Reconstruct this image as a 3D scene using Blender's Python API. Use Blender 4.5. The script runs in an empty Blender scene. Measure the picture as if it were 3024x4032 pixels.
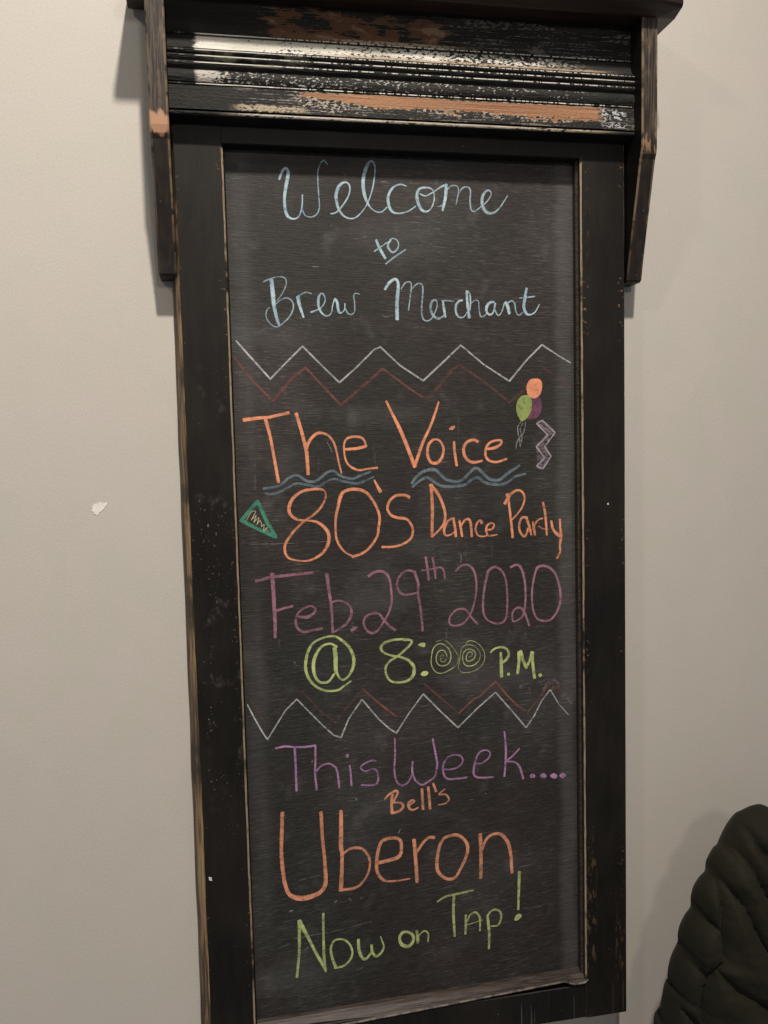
import bpy, bmesh, math, random
from mathutils import Vector, Matrix, noise as mnoise

# ------------------------------------------------------------------ scene, camera, light
# Working frame: x to the right, v down from the cornice's lower edge, z from the front of the
# frame back to the wall (all metres).  Blender: X = x, Y = z, Z = -v.
sc = bpy.context.scene
sc.render.engine = 'CYCLES'
sc.view_settings.view_transform = 'Standard'
sc.view_settings.look = 'None'
sc.view_settings.exposure = 0.0
sc.view_settings.gamma = 1.0
sc.cycles.filter_width = 1.45
WALL = 0.035

def bl(x, v, z):
    return Vector((x, z, -v))

cam_data = bpy.data.cameras.new('camera')
cam = bpy.data.objects.new('camera', cam_data)
sc.collection.objects.link(cam)
sc.camera = cam
cam_data.sensor_fit = 'HORIZONTAL'
cam_data.sensor_width = 36.0
cam_data.lens = 39.6806
cam_data.clip_start = 0.05
cam_data.clip_end = 50
_r = [[0.9817681, 0.0245934, -0.1884849], [-0.0383431, 0.9968341, -0.0696528], [0.1861752, 0.07561, 0.9796029]]
_ax = Vector((_r[0][0], _r[0][2], -_r[0][1]))
_ay = -Vector((_r[1][0], _r[1][2], -_r[1][1]))
_az = -Vector((_r[2][0], _r[2][2], -_r[2][1]))
_m = Matrix((_ax, _ay, _az)).transposed().to_4x4()
_m.translation = bl(0.04263, 0.40854, -1.10708)
cam.matrix_world = _m

world = bpy.data.worlds.new('World')
sc.world = world
world.use_nodes = True
bg = world.node_tree.nodes['Background']
bg.inputs[0].default_value = (0.97, 0.95, 1.0, 1)
bg.inputs[1].default_value = 0.142

def lamp(name, pos, target, power, size, col):
    d = bpy.data.lights.new(name, 'AREA')
    d.shape = 'DISK'
    d.size = size
    d.energy = power
    d.color = col
    o = bpy.data.objects.new(name, d)
    sc.collection.objects.link(o)
    o.location = bl(*pos)
    o.rotation_euler = (bl(*target) - bl(*pos)).to_track_quat('-Z', 'Y').to_euler()
    return o

d_ = bpy.data.lights.new('ceiling_downlight', 'SPOT')
d_.energy = 425.0; d_.color = (1.0, 0.90, 0.80); d_.shadow_soft_size = 0.075
d_.spot_size = math.radians(92); d_.spot_blend = 1.0
dl_ = bpy.data.objects.new('ceiling_downlight', d_); sc.collection.objects.link(dl_)
dl_.location = bl(0.33, -2.15, -1.75)
dl_.rotation_euler = (bl(-0.55, 0.30, 0.035) - dl_.location).to_track_quat('-Z', 'Y').to_euler()

lamp('side_lamp', (-1.25, -1.2, -1.35), (0.1, 0.2, 0), 7.0, 0.22, (1.0, 0.90, 0.78))
lamp('room_lamp', (0.42, -0.52, -2.9), (0.3, 0.6, 0), 10.5, 0.30, (1.0, 0.90, 0.78))

# ------------------------------------------------------------------ node helper
class S:
    """a float socket with arithmetic"""
    def __init__(s, T, sock): s.T = T; s.k = sock
    def _m(s, op, *a, clamp=False):
        n = s.T.nodes.new('ShaderNodeMath'); n.operation = op; n.use_clamp = clamp
        for i, q in enumerate((s,) + a):
            if isinstance(q, S): s.T.links.new(q.k, n.inputs[i])
            else: n.inputs[i].default_value = q
        return S(s.T, n.outputs[0])
    def __add__(s, o): return s._m('ADD', o)
    __radd__ = __add__
    def __sub__(s, o): return s._m('SUBTRACT', o)
    def __rsub__(s, o): return (s * -1.0) + o
    def __mul__(s, o): return s._m('MULTIPLY', o)
    __rmul__ = __mul__
    def clamp(s): return s._m('ADD', 0.0, clamp=True)
    def mx(s, o): return s._m('MAXIMUM', o)
    def mn(s, o): return s._m('MINIMUM', o)
    def pw(s, o): return s._m('POWER', o)
    def ss(s, a, b):            # smoothstep
        n = s.T.nodes.new('ShaderNodeMapRange'); n.interpolation_type = 'SMOOTHSTEP'
        s.T.links.new(s.k, n.inputs[0])
        for i, q in ((1, a), (2, b)):
            if isinstance(q, S): s.T.links.new(q.k, n.inputs[i])
            else: n.inputs[i].default_value = q
        return S(s.T, n.outputs[0])
    def band(s, a, b, w): return s.ss(a - w, a + w) * (1.0 - s.ss(b - w, b + w))

class Mat:
    def __init__(s, name, rough=0.5, spec=0.5):
        s.m = bpy.data.materials.new(name); s.m.use_nodes = True
        s.T = s.m.node_tree
        s.b = s.T.nodes['Principled BSDF']
        s.b.inputs['Roughness'].default_value = rough
        s.b.inputs['Specular IOR Level'].default_value = spec
        tc = s.T.nodes.new('ShaderNodeTexCoord')
        sp = s.T.nodes.new('ShaderNodeSeparateXYZ')
        s.T.links.new(tc.outputs['Object'], sp.inputs[0])
        s.x = S(s.T, sp.outputs[0]); s.z = S(s.T, sp.outputs[1])
        s.v = S(s.T, sp.outputs[2]) * -1.0
    def noise(s, x, y, z=0.0, detail=3, rough=0.55, dist=0.0):
        c = s.T.nodes.new('ShaderNodeCombineXYZ')
        for i, q in enumerate((x, y, z)):
            if isinstance(q, S): s.T.links.new(q.k, c.inputs[i])
            else: c.inputs[i].default_value = q
        n = s.T.nodes.new('ShaderNodeTexNoise'); n.inputs['Scale'].default_value = 1.0
        n.inputs['Detail'].default_value = detail; n.inputs['Roughness'].default_value = rough
        n.inputs['Distortion'].default_value = dist
        s.T.links.new(c.outputs[0], n.inputs['Vector'])
        return S(s.T, n.outputs['Fac'])
    def mix(s, f, a, b):
        n = s.T.nodes.new('ShaderNodeMix'); n.data_type = 'RGBA'
        if isinstance(f, S): s.T.links.new(f.k, n.inputs[0])
        else: n.inputs[0].default_value = f
        for i, q in ((6, a), (7, b)):
            if isinstance(q, tuple): n.inputs[i].default_value = (*q, 1)
            else: s.T.links.new(q, n.inputs[i])
        return n.outputs[2]
    def gain(s, col, f):
        n = s.T.nodes.new('ShaderNodeVectorMath'); n.operation = 'SCALE'
        s.T.links.new(col, n.inputs[0]); s.T.links.new(f.k, n.inputs['Scale'])
        return n.outputs[0]
    def color(s, c):
        if isinstance(c, tuple): s.b.inputs['Base Color'].default_value = (*c, 1)
        else: s.T.links.new(c, s.b.inputs['Base Color'])
    def roughness(s, f): s.T.links.new(f.k, s.b.inputs['Roughness'])
    def alpha(s, f): s.T.links.new(f.k, s.b.inputs['Alpha'])
    def bump(s, h, dist, strength=1.0):
        n = s.T.nodes.new('ShaderNodeBump'); n.inputs['Distance'].default_value = dist
        n.inputs['Strength'].default_value = strength
        s.T.links.new(h.k, n.inputs['Height']); s.T.links.new(n.outputs[0], s.b.inputs['Normal'])

def attr(mat, name):
    n = mat.T.nodes.new('ShaderNodeAttribute'); n.attribute_name = name
    return S(mat.T, n.outputs['Fac'])

# ------------------------------------------------------------------ materials
def m_wall():
    m = Mat('wall_paint', 0.62, 0.35)
    big = m.noise(m.x * 2.1, m.v * 1.6, detail=3)
    med = m.noise(m.x * 14, m.v * 11, 3.0, detail=4)
    fine = m.noise(m.x * 420, m.v * 420, detail=2)
    c = m.mix(m.noise(m.x * 16, m.v * 13, 40.0, detail=4).ss(.38, .62), (.552, .534, .480), (.566, .534, .488))
    c = m.gain(c, (big - .5) * .05 + (med - .5) * .05 + (fine - .5) * .26 + 1.0)
    m.color(c)
    peel = m.noise(m.x * 260, m.v * 260, detail=3) + m.noise(m.x * 60, m.v * 45, 2.0, detail=2) * .8
    m.bump(peel, .0006, .22)
    return m.m

def m_panel():
    m = Mat('blackboard_paint', 0.6, 0.30)
    zz = m.v + m.x * (m.v.ss(.62, 1.12) * .10 - .045 * (1.0 - m.v.ss(.1, .6)))
    s1 = m.noise(m.x * 34, zz * 560, 0.0, detail=3, rough=.65)
    s2 = m.noise(m.x * 90, zz * 900, 4.0, detail=2)
    s3 = m.noise(m.x * 8, zz * 190, 7.0, detail=3)
    gr = m.noise(m.x * 620, m.v * 620, 2.0, detail=2)
    cl = m.noise(m.x * 6.5, m.v * 4.6, 1.0, detail=4)
    cl2 = m.noise(m.x * 3.2, m.v * 2.6, 9.0, detail=3)
    pur = m.noise(m.x * 5, m.v * 6, 15.0, detail=2)
    c = m.mix(pur.ss(.4, .6), (.0280, .0268, .0242), (.0325, .0268, .0255))
    c = m.mix(cl2.ss(.5, .64) * .6, c, (.029, .030, .027))
    c = m.gain(c, (s1 - .5) * 1.5 + (s2 - .5) * 1.5 + (s3 - .5) * .5 + (gr - .5) * 1.4 + (cl - .5) * .9 + 1.0)
    streak = (s1.ss(.58, .70) * .9 + s2.ss(.60, .72) * .7) * (cl.ss(.38, .66) * .9 + .18)
    c = m.mix((streak * .52).clamp(), c, (.200, .180, .165))
    # chalk dust smeared by wiping: heavier along both sides, faint clouds elsewhere
    wob = (m.noise(m.x * 0.0, m.v * 9, 2.0, detail=3) - .5) * .022
    edge_r = (m.x + wob).band(.508, .531, .007)
    edge_l = (m.x + wob).band(.064, .088, .010) * (m.v.band(.04, .42, .1) * .8 + m.v.band(.62, 1.0, .12) * .8 + .15)
    dust = (edge_r * .75 + edge_l * .55) * (s3 * .6 + s1 * .7) + (cl - .5).mx(0.0) * .9 + m.noise(m.x * 22, m.v * 18, 5.0, detail=4).ss(.58, .74) * .40 + m.noise(m.x * 5, m.v * 9, 25.0, detail=4).ss(.54, .70) * .35
    c = m.mix((dust * .38).clamp(), c, (.200, .200, .198))
    m.color(c)
    m.roughness((s1 * .3 + .42).clamp())
    m.bump(s1 + s2 * .6, .0006, .5)
    return m.m

def m_black(name='black_paint', spk=1.0):
    m = Mat(name, 0.5, 0.22)
    n1 = m.noise(m.x * 90, m.v * 12, 0.0, detail=4)
    n2 = m.noise(m.x * 9, m.v * 5, 3.0, detail=3)
    c = m.mix(n2.ss(.4, .62), (.0095, .0085, .0072), (.0150, .0130, .0105))
    c = m.gain(c, (n1 - .5) * .9 + 1.0)
    zone = m.noise(m.x * 7, m.v * 4.2, 11.0, detail=2).ss(.47, .62)
    sp = m.noise(m.x * 260, m.v * 240, 5.0, detail=2).ss(.70, .76) * zone
    sp2 = m.noise(m.x * 120, m.v * 110, 8.0, detail=3).ss(.72, .77) * zone
    c = m.mix((sp * .45 * spk).clamp(), c, (.30, .27, .23))
    c = m.mix((sp2 * .5 * spk).clamp(), c, (.22, .15, .10))
    # scuffs where the face meets the inner and outer arrises
    e = m.x.band(.0505, .062, .003) + m.x.band(.533, .546, .003) + m.x.band(.590, .602, .002) + m.x.band(-.002, .004, .002)
    ch = m.noise(m.x * 130 + m.v * 90, m.v * 190 - m.x * 60, 2.0, detail=3).ss(.60, .68)
    zone2 = m.noise(m.v * 6.5, 3.0, 0.0, detail=3).ss(.50, .62)
    c = m.mix((e * ch * zone2 * .8).clamp(), c, (.24, .145, .075))
    scf = m.noise(m.x * 160, m.v * 42, 17.0, detail=4, rough=.65)
    za = (m.x.band(.535, .552, .004) * m.v.band(.98, 1.165, .02) + m.x.band(.582, .597, .003) * m.v.band(1.10, 1.20, .02) * .7 + m.x.band(.540, .549, .003) * m.v.band(.09, .15, .02) * .6).clamp()
    c = m.mix((scf.ss(.52, .62) * za * .55).clamp(), c, (.150, .098, .060))
    zb = m.x.band(.010, .056, .006) * m.v.band(.32, .86, .06)
    haze = m.noise(m.x * 30, m.v * 22, 6.0, detail=5, rough=.7).ss(.56, .72)
    c = m.mix((haze * zb * .30).clamp(), c, (.17, .155, .135))
    sp3 = m.noise(m.x * 330, m.v * 190, 14.0, detail=2).ss(.655, .70)
    c = m.mix((sp3 * zb * m.noise(m.x * 20, m.v * 9, 3.0, detail=2).ss(.45, .56) * .55).clamp(), c, (.30, .25, .20))
    drip = m.noise(m.x * 260, m.v * 5, 30.0, detail=2).ss(.66, .70) * m.v.ss(1.199, 1.205) * m.x.ss(.40, .44)
    c = m.mix((drip * .25).clamp(), c, (.25, .235, .215))
    fg = m.noise(m.x * 600, m.v * 600, 2.0, detail=2)
    c = m.gain(c, (fg - .5) * 1.2 + 1.0)
    m.color(c)
    m.bump(n1 + m.noise(m.x * 300, m.v * 60, detail=2) * .5, .0005, .5)
    m.roughness((n2 * .3 + .36).clamp())
    return m.m

def m_worn_edge(name, along=60.0, amount=.52, gold=(.40, .265, .14)):
    m = Mat(name, 0.55, 0.3)
    n = m.noise(m.v * 7, m.x * 3, 1.0, detail=5, rough=.7)
    n2 = m.noise(m.v * along, m.x * 900, m.z * 900, detail=3)
    f = n.ss(amount - .05, amount + .05) * (n2.ss(.34, .50) * .75 + .25)
    c = m.mix(n2.ss(.35, .7), gold, (.30, .24, .185))
    f = f * (m.v.ss(.026, .034) * (1.0 - m.v.ss(1.178, 1.188)) + m.x.ss(.58, .59)).clamp()
    m.color(m.mix(f.clamp(), (.020, .016, .012), c))
    return m.m

def m_side_wood():
    m = Mat('bare_edge_wood', 0.6, 0.3)
    lines = m.noise(m.x * 620 + m.z * 300, m.v * 7, 0.0, detail=3, rough=.6)
    big = m.noise(m.v * 9, m.x * 10, 6.0, detail=4, rough=.6)
    c = m.mix(lines.ss(.40, .60), (.075, .050, .030), (.40, .26, .135))
    c = m.mix(lines.ss(.60, .68), c, (.43, .31, .18))
    c = m.mix(big.ss(.52, .62) * .75, c, (.028, .021, .015))
    dark = m.z.ss(.016, .024) * .75
    c = m.mix(dark, c, (.045, .034, .025))
    m.color(c)
    m.bump(lines, .0015, .7)
    return m.m

def m_bracket():
    m = Mat('bracket_paint', 0.52, 0.35)
    n = m.noise(m.x * 520, m.v * 16, 0.0, detail=4, rough=.6)
    n2 = m.noise(m.x * 120, m.v * 30, 4.0, detail=4)
    base = m.mix(n2.ss(.4, .65), (.014, .011, .009), (.028, .019, .014))
    up = 1.0 - m.v.ss(-.005, .045)
    c = m.mix((n.ss(.44, .60) * up * .55).clamp(), base, (.125, .098, .070))
    c = m.mix((n2.ss(.55, .68) * up * .40).clamp(), c, (.20, .135, .085))
    knot = (m.v + (n2 - .5) * .03).band(.006, .029, .003)
    leftk = 1.0 - m.x.ss(.2, .3)
    c = m.mix((knot * leftk * .95).clamp(), c, (.46, .26, .155))
    c = m.mix((knot * (1.0 - leftk) * n2.ss(.47, .56) * .7).clamp(), c, (.34, .20, .11))
    # worn inner and outer arris
    e = m.x.band(-.0055, -.002, .0008) + m.x.band(.6020, .6055, .0008) + m.x.band(.6225, .628, .0008) * .7 + m.x.band(-.030, -.0232, .0008) * .5
    ez = 1.0 - m.v.ss(.10, .16) * .7
    c = m.mix((e * ez * m.noise(m.v * 40, 2.0, m.x * 20, detail=4).ss(.38, .56) * .62).clamp(), c, (.34, .235, .145))
    sp = m.noise(m.x * 200, m.v * 120, 9.0, detail=2).ss(.70, .75)
    c = m.mix(sp * .6, c, (.30, .22, .17))
    m.color(c); m.bump(n, .0008, .6)
    return m.m

def m_shelf():
    m = Mat('dark_red_brown_stain', 0.42, 0.4)
    n = m.noise(m.x * 6, m.z * 160, m.v * 160, detail=4)
    c = m.mix(n.ss(.4, .65), (.016, .009, .007), (.036, .018, .012))
    c = m.mix(m.noise(m.x * 20, m.z * 60, 3.0, detail=4).ss(.6, .7) * .5, c, (.11, .05, .03))
    m.color(c); m.bump(n, .0006, .4)
    return m.m

def m_cornice():
    m = Mat('distressed_black_white_paint', 0.5, 0.25)
    x, v = m.x, m.v
    n1 = m.noise(x * 190 + v * 60, v * 330, 0.0, detail=4, rough=.65)      # flaky spots
    n2 = m.noise(x * 16, v * 420, 3.0, detail=4, rough=.6)       # long streaks
    n3 = m.noise(x * 9, v * 60, 8.0, detail=4, rough=.6)         # patches
    n4 = m.noise(x * 150, v * 150, 5.0, detail=3)
    n5 = m.noise(x * 2.6, v * 14, 21.0, detail=2)
    n6 = m.noise(x * 26, v * 62, 13.0, detail=5, rough=.6)       # broad chips
    white, cream, wood = (.70, .68, .62), (.52, .44, .31), (.42, .215, .115)
    c = m.mix(n3.ss(.42, .62), (.0120, .0120, .0112), (.022, .021, .019))
    start = (x + (n4 - .5) * .016).ss(.0270, .0340)
    # frieze: chipped to brown wood, grey rubbed streaks
    fr = v.band(-.141, -.1005, .0012)
    pb = (n6 * .75 + n2 * .25 + x.band(.125, .335, .04) * .09 + v.band(-.133, -.100, .006) * .03).ss(.585, .600) * x.band(.10, .36, .02)
    c = m.mix((fr * n2.ss(.54, .60) * n1.ss(.45, .55) * n5.ss(.40, .55) * x.ss(.06, .14) * .60).clamp(), c, (.26, .235, .21))
    c = m.mix((fr * pb * .92).clamp(), c, m.mix(n6.ss(.58, .66), (.125, .062, .032), (.26, .165, .100)))
    c = m.mix((fr * (n6 * .6 + n1 * .4).ss(.54, .58) * x.band(.34, .52, .03) * .50).clamp(), c, (.20, .17, .145))
    low = v.band(-.1050, -.1005, .0010) * x.band(.20, .36, .03) * n1.ss(.42, .50)
    c = m.mix((low * .8).clamp(), c, (.42, .33, .24))
    # beads and reeds: paint rubbed off the crests in little dashes
    crest = v.band(-.1003, -.0989, .0004)
    for q in (-.0768, -.0699, -.0618):
        crest = crest + v.band(q - .0006, q + .0005, .0005)
    crest = crest + v.band(-.0384, -.0370, .0004)
    brk = m.noise(x * 230, v * 90, 31.0, detail=2).ss(.44, .52)
    solid = 1.0 - x.ss(.09, .16)
    amt = (brk.mx(solid)) * start * (1.0 - x.ss(.56, .60) * .6) * (n5.ss(.25, .5) * .3 + .7)
    c = m.mix((crest * amt * 1.0).clamp(), c, white)
    edge = (x.ss(.004, .008) * (1.0 - x.ss(.012, .02))) * crest * n4.ss(.45, .55)
    c = m.mix((edge * .6).clamp(), c, (.40, .38, .36))
    # patina between the reeds at the left
    mid = v.band(-.077, -.060, .001) * x.band(.045, .16, .02) * n6.ss(.46, .56) * .40
    c = m.mix(mid.clamp(), c, (.30, .30, .23))
    # upper cove: solid white wedge at the left, breaking into flakes to the right
    vc = (v + .0892)._m('ABSOLUTE')
    thr = x.ss(.055, .15) * .075 + x.ss(.15, .40) * .055 + x.ss(.40, .58) * .06 + .350 + vc * 5.0 + (n5 - .5) * .15
    cove = v.band(-.0972, -.0797, .0012)
    fl = (n1 * .72 + n6 * .28).ss(thr - .02, thr + .02)
    c = m.mix((cove * start * fl * (1.0 - x.ss(.46, .56)) * .95).clamp(), c, m.mix(n3.ss(.4, .6), white, (.52, .52, .45)))
    tan = (v + (n4 - .5) * .006).band(-.0848, -.0798, .0012) * x.band(.19, .565, .03) * (n2 * .6 + n1 * .4).ss(.42, .48)
    c = m.mix((tan * .85).clamp(), c, (.36, .265, .185))
    # lower cove
    thr2 = x.ss(.035, .075) * .16 + .40 + x.ss(.25, .5) * .035
    lc = v.band(-.0540, -.0400, .0012)
    fl2 = (n1 * .75 + n6 * .25).ss(thr2 - .015, thr2 + .015)
    c = m.mix((lc * start * fl2 * (1.0 - x.ss(.50, .57)) * .85).clamp(), c, (.52, .50, .45))
    # fascia: long bare strip, thin rubbed streaks, ochre patch, white flakes at the right
    fa = v.band(-.0355, -.0072, .0006)
    c = m.mix((fa * (n2 * .7 + n1 * .3).ss(.53, .57) * x.ss(.06, .10) * .55).clamp(), c, (.30, .275, .235))
    jag = (n3 - .5) * .026 + (n4 - .5) * .012
    xr = x + (n2 - .5) * .05
    strip = (v + jag * .25).ss(-.0348, -.0338) * (1.0 - (v + jag + (1.0 - x.ss(.16, .26)) * .013).ss(-.0182, -.0174)) * xr.ss(.150, .160) * (1.0 - xr.ss(.550, .558))
    woodc = m.mix(m.noise(x * 6, v * 800, 2.0, detail=4).ss(.36, .64), (.235, .110, .055), (.41, .225, .125))
    halo = (v + jag * .25).ss(-.0356, -.0346) * (1.0 - (v + jag).ss(-.0166, -.0156)) * xr.ss(.143, .155) * (1.0 - xr.ss(.556, .566))
    c = m.mix((halo * n1.ss(.50, .55) * .8).clamp(), c, (.50, .45, .37))
    c = m.mix(strip.clamp(), c, woodc)
    och = (v + (n4 - .5) * .008).band(-.0150, -.0080, .0012) * x.band(.078, .160, .012) * (n1 * .6 + n6 * .4).ss(.43, .48)
    c = m.mix((och * .85).clamp(), c, (.48, .41, .29))
    c = m.mix((fa * n6.ss(.60, .63) * x.band(.17, .5, .05) * .6 * v.ss(-.0165, -.015)).clamp(), c, (.33, .24, .14))
    wf = (v.band(-.033, -.020, .002) + v.band(-.016, -.009, .0015)) * x.band(.557, .590, .004) * (n1 * .6 + n4 * .4).ss(.50, .54)
    c = m.mix((wf * .85).clamp(), c, (.60, .61, .62))
    # bottom bead: cream rub
    bb = v.band(-.0048, -.0012, .0007) * x.band(.08, .56, .03) * (n1 * .4 + n2 * .3 + n6 * .3).ss(.43, .48)
    c = m.mix((bb * .85).clamp(), c, m.mix(n5.ss(.4, .6), (.46, .38, .25), (.58, .54, .46)))
    fg = m.noise(x * 600, v * 600, 2.0, detail=2)
    c = m.gain(c, (fg - .5) * .5 + 1.0)
    m.color(c)
    m.bump(n1 * 1.0 + n6 * .8 + n2 * .6, .0014, .9)
    m.roughness((n3 * .30 + .50).clamp())
    return m.m

def m_bead():
    m = Mat('rubbed_bead', 0.5, 0.35)
    n = m.noise(m.x * 12, m.v * 500, m.z * 300, detail=4, rough=.6)
    n2 = m.noise(m.x * 60, m.v * 200, 2.0, detail=4)
    c = m.mix(n.ss(.40, .62), (.020, .016, .013), (.056, .043, .036))
    c = m.mix(m.noise(m.x * 30, m.v * 900, m.z * 500, detail=3).ss(.52, .62) * .5, c, (.11, .088, .072))
    c = m.mix((m.noise(m.x * 40, 3.0, 1.0, detail=4).ss(.45, .55) * (1.0 - m.z.ss(.0165, .0185)) * m.z.ss(.0135, .0150) * .0).clamp(), c, (.3, .27, .22))
    m.color(c); m.bump(n, .0006, .6)
    return m.m

def m_jacket(name, k=1.0):
    m = Mat(name, 0.72, 0.10)
    big = m.noise(m.x * 9, m.v * 7, m.z * 9, detail=3)
    c = m.mix(big.ss(.35, .65), (.0150 * k, .0140 * k, .0092 * k), (.0200 * k, .0180 * k, .0115 * k))
    weave = m.noise(m.x * 900, m.v * 900, m.z * 900, detail=2)
    c = m.gain(c, (weave - .5) * 1.5 + 1.0)
    m.color(c)
    wr = m.noise(m.x * 60, m.v * 95, m.z * 60, detail=4, rough=.6, dist=.6)
    m.bump(wr * 1.0 + weave * .15, .003, .35)
    m.b.inputs['Sheen Weight'].default_value = .04
    m.b.inputs['Sheen Roughness'].default_value = .5
    return m.m

CHALK = dict(ice=(.44, .61, .68), white=(.58, .58, .56), grey=(.40, .39, .38), red=(.27, .110, .090), orange=(.84, .335, .180),
             slate=(.165, .225, .260), moss=(.29, .37, .115), plum=(.180, .072, .125), lilac=(.44, .36, .42), green=(.070, .270, .180),
             cream=(.60, .59, .36), rose=(.38, .185, .240), lime=(.53, .61, .245), violet=(.48, .25, .46), amber=(.75, .325, .190))
def m_chalk(key):
    m = Mat('chalk_' + key, 0.75, 0.2)
    zz = m.v + m.x * (m.v.ss(.62, 1.12) * .10 - .045 * (1.0 - m.v.ss(.1, .6)))
    s1 = m.noise(m.x * 7, zz * 430, 0.0, detail=3, rough=.6)
    g = m.noise(m.x * 420, m.v * 420, 3.0, detail=2)
    b = m.noise(m.x * 45, m.v * 45, 6.0, detail=3)
    r, gg, bb = CHALK[key]
    c = m.mix(b.ss(.35, .65), (r * .80, gg * .84, bb * .90), (min(r * 1.08, .9), gg * 1.06, bb * 1.04))
    m.color(c)
    d = attr(m, 'chalk_load')
    solid = d.ss(.30, 1.0)
    b2 = m.noise(m.x * 160, m.v * 160, 12.0, detail=3)
    a = d * 1.10 - b2.ss(.48, .66) * .34 + (s1 - .5) * (1.1 - solid * .75) * d.ss(0.0, .5) + (g - .5) * (.75 - solid * .35) * d.ss(0.0, .5) + (b - .5) * .35 * d.ss(0.0, .5)
    m.alpha(a.clamp())
    return m.m

# ------------------------------------------------------------------ objects
MAT = {}
def M(k): return MAT[k]
COL = sc.collection

def mesh_obj(name, bm, mats, parent=None, loc=None, smooth=False):
    me = bpy.data.meshes.new(name)
    bm.to_mesh(me); bm.free()
    if smooth:
        for p in me.polygons: p.use_smooth = True
    for k in (mats if isinstance(mats, (list, tuple)) else [mats]): me.materials.append(k)
    o = bpy.data.objects.new(name, me)
    COL.objects.link(o)
    if parent is not None: o.parent = parent
    if loc is not None: o.location = loc
    return o

def loft(secs, mats=None, closed=True, caps=True, bm=None):
    """secs: list of rings of (x,v,z); quads between successive rings; mats[i] = slot of side i"""
    bm = bm or bmesh.new()
    rings = [[bm.verts.new(bl(*p)) for p in s] for s in secs]
    n = len(secs[0])
    for a, b in zip(rings, rings[1:]):
        for i in range(n if closed else n - 1):
            j = (i + 1) % n
            f = bm.faces.new((a[i], a[j], b[j], b[i]))
            if mats: f.material_index = mats[i]
    if caps and closed:
        bm.faces.new(rings[0]); bm.faces.new(rings[-1])
    bmesh.ops.recalc_face_normals(bm, faces=bm.faces)
    return bm

def jit(seed, t, amp):
    return amp * mnoise.noise(Vector((seed * 7.31, t * 1.0, seed)))

for k, fn in dict(wall=m_wall, panel=m_panel, black=m_black, side=m_side_wood, bracket=m_bracket, shelf=m_shelf, cornice=m_cornice, bead=m_bead).items():
    MAT[k] = fn()
MAT['edge'] = m_worn_edge('worn_inner_edge', 60, .41, (.44, .32, .19))
MAT['edge2'] = m_worn_edge('worn_outer_edge', 30, .50, (.20, .12, .055))
def m_lip():
    m = Mat('rubbed_lip', .5, .35)
    n = m.noise(m.x * 55, 4.0, 1.0, detail=5)
    tip = m.x.ss(.515, .535)
    m.color(m.mix((n.ss(.42, .56) * .60 + tip * .25).clamp(), (.030, .024, .020), m.mix(tip, (.22, .180, .145), (.26, .24, .22))))
    return m.m
MAT['bead_lip'] = m_lip()
MAT['jacket'] = m_jacket('olive_nylon')
MAT['fleck'] = Mat('white_fleck', .6).m
MAT['fleck'].node_tree.nodes['Principled BSDF'].inputs['Base Color'].default_value = (.70, .70, .66, 1)
_sp = Mat('white_filler', .8)
_sp.color(_sp.mix(_sp.noise(_sp.x * 200, _sp.v * 200, detail=3).ss(.3, .7), (.80, .76, .70), (.90, .87, .82)))
MAT['filler'] = _sp.m

# ---- wall (setting)
bm = bmesh.new()
bmesh.ops.create_grid(bm, x_segments=2, y_segments=2, size=1.0)
for w in bm.verts:
    w.co = bl(0.3 + w.co.x * 2.6, 0.2 + w.co.y * 2.4, WALL)
bmesh.ops.recalc_face_normals(bm, faces=bm.faces)
wall = mesh_obj('wall', bm, M('wall'))
wall['kind'] = 'structure'

def flat_blob(name, pts, z, th, mat, parent, loc=None, seed=0, sub=5, jag=.0):
    """a slightly raised flat patch with an uneven outline"""
    rnd = random.Random(seed); out = []
    n = len(pts)
    for i in range(n):
        a, b = pts[i], pts[(i + 1) % n]
        for k in range(sub):
            t = k / sub
            out.append((a[0] + (b[0] - a[0]) * t + rnd.uniform(-jag, jag), a[1] + (b[1] - a[1]) * t + rnd.uniform(-jag, jag)))
    bm = bmesh.new()
    top = [bm.verts.new(bl(p[0], p[1], z - th)) for p in out]
    bot = [bm.verts.new(bl(p[0], p[1], z)) for p in out]
    bm.faces.new(top)
    for i in range(len(out)):
        j = (i + 1) % len(out)
        bm.faces.new((top[i], top[j], bot[j], bot[i]))
    bmesh.ops.recalc_face_normals(bm, faces=bm.faces)
    o = mesh_obj(name, bm, mat, parent, loc)
    return o

p_ = flat_blob('filler_patch', [(-0.1208, 0.4725), (-0.1138, 0.4703), (-0.1044, 0.4711), (-0.1085, 0.4775), (-0.1144, 0.4823), (-0.1174, 0.4874), (-0.1214, 0.4843), (-0.1240, 0.4806), (-0.1231, 0.4753)], WALL, .0006, M('filler'), wall, seed=4, jag=.0007)
p_['label'] = 'small white patch of filler on the wall left of the chalkboard'

# ---- chalkboard
BASE = bl(0.30, 1.248, 0.0)
board = bpy.data.objects.new('chalkboard_sign', None)
COL.objects.link(board)
board.location = BASE
board['label'] = 'tall black framed chalkboard with distressed shelf top hung on the beige wall'
board['category'] = 'chalkboard'
OFF = -BASE

def part(name, bm, mats, parent=None, label=None, smooth=False):
    o = mesh_obj(name, bm, mats, parent or board, OFF if parent is None else None, smooth)
    if label: o['label'] = label
    return o

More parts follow.
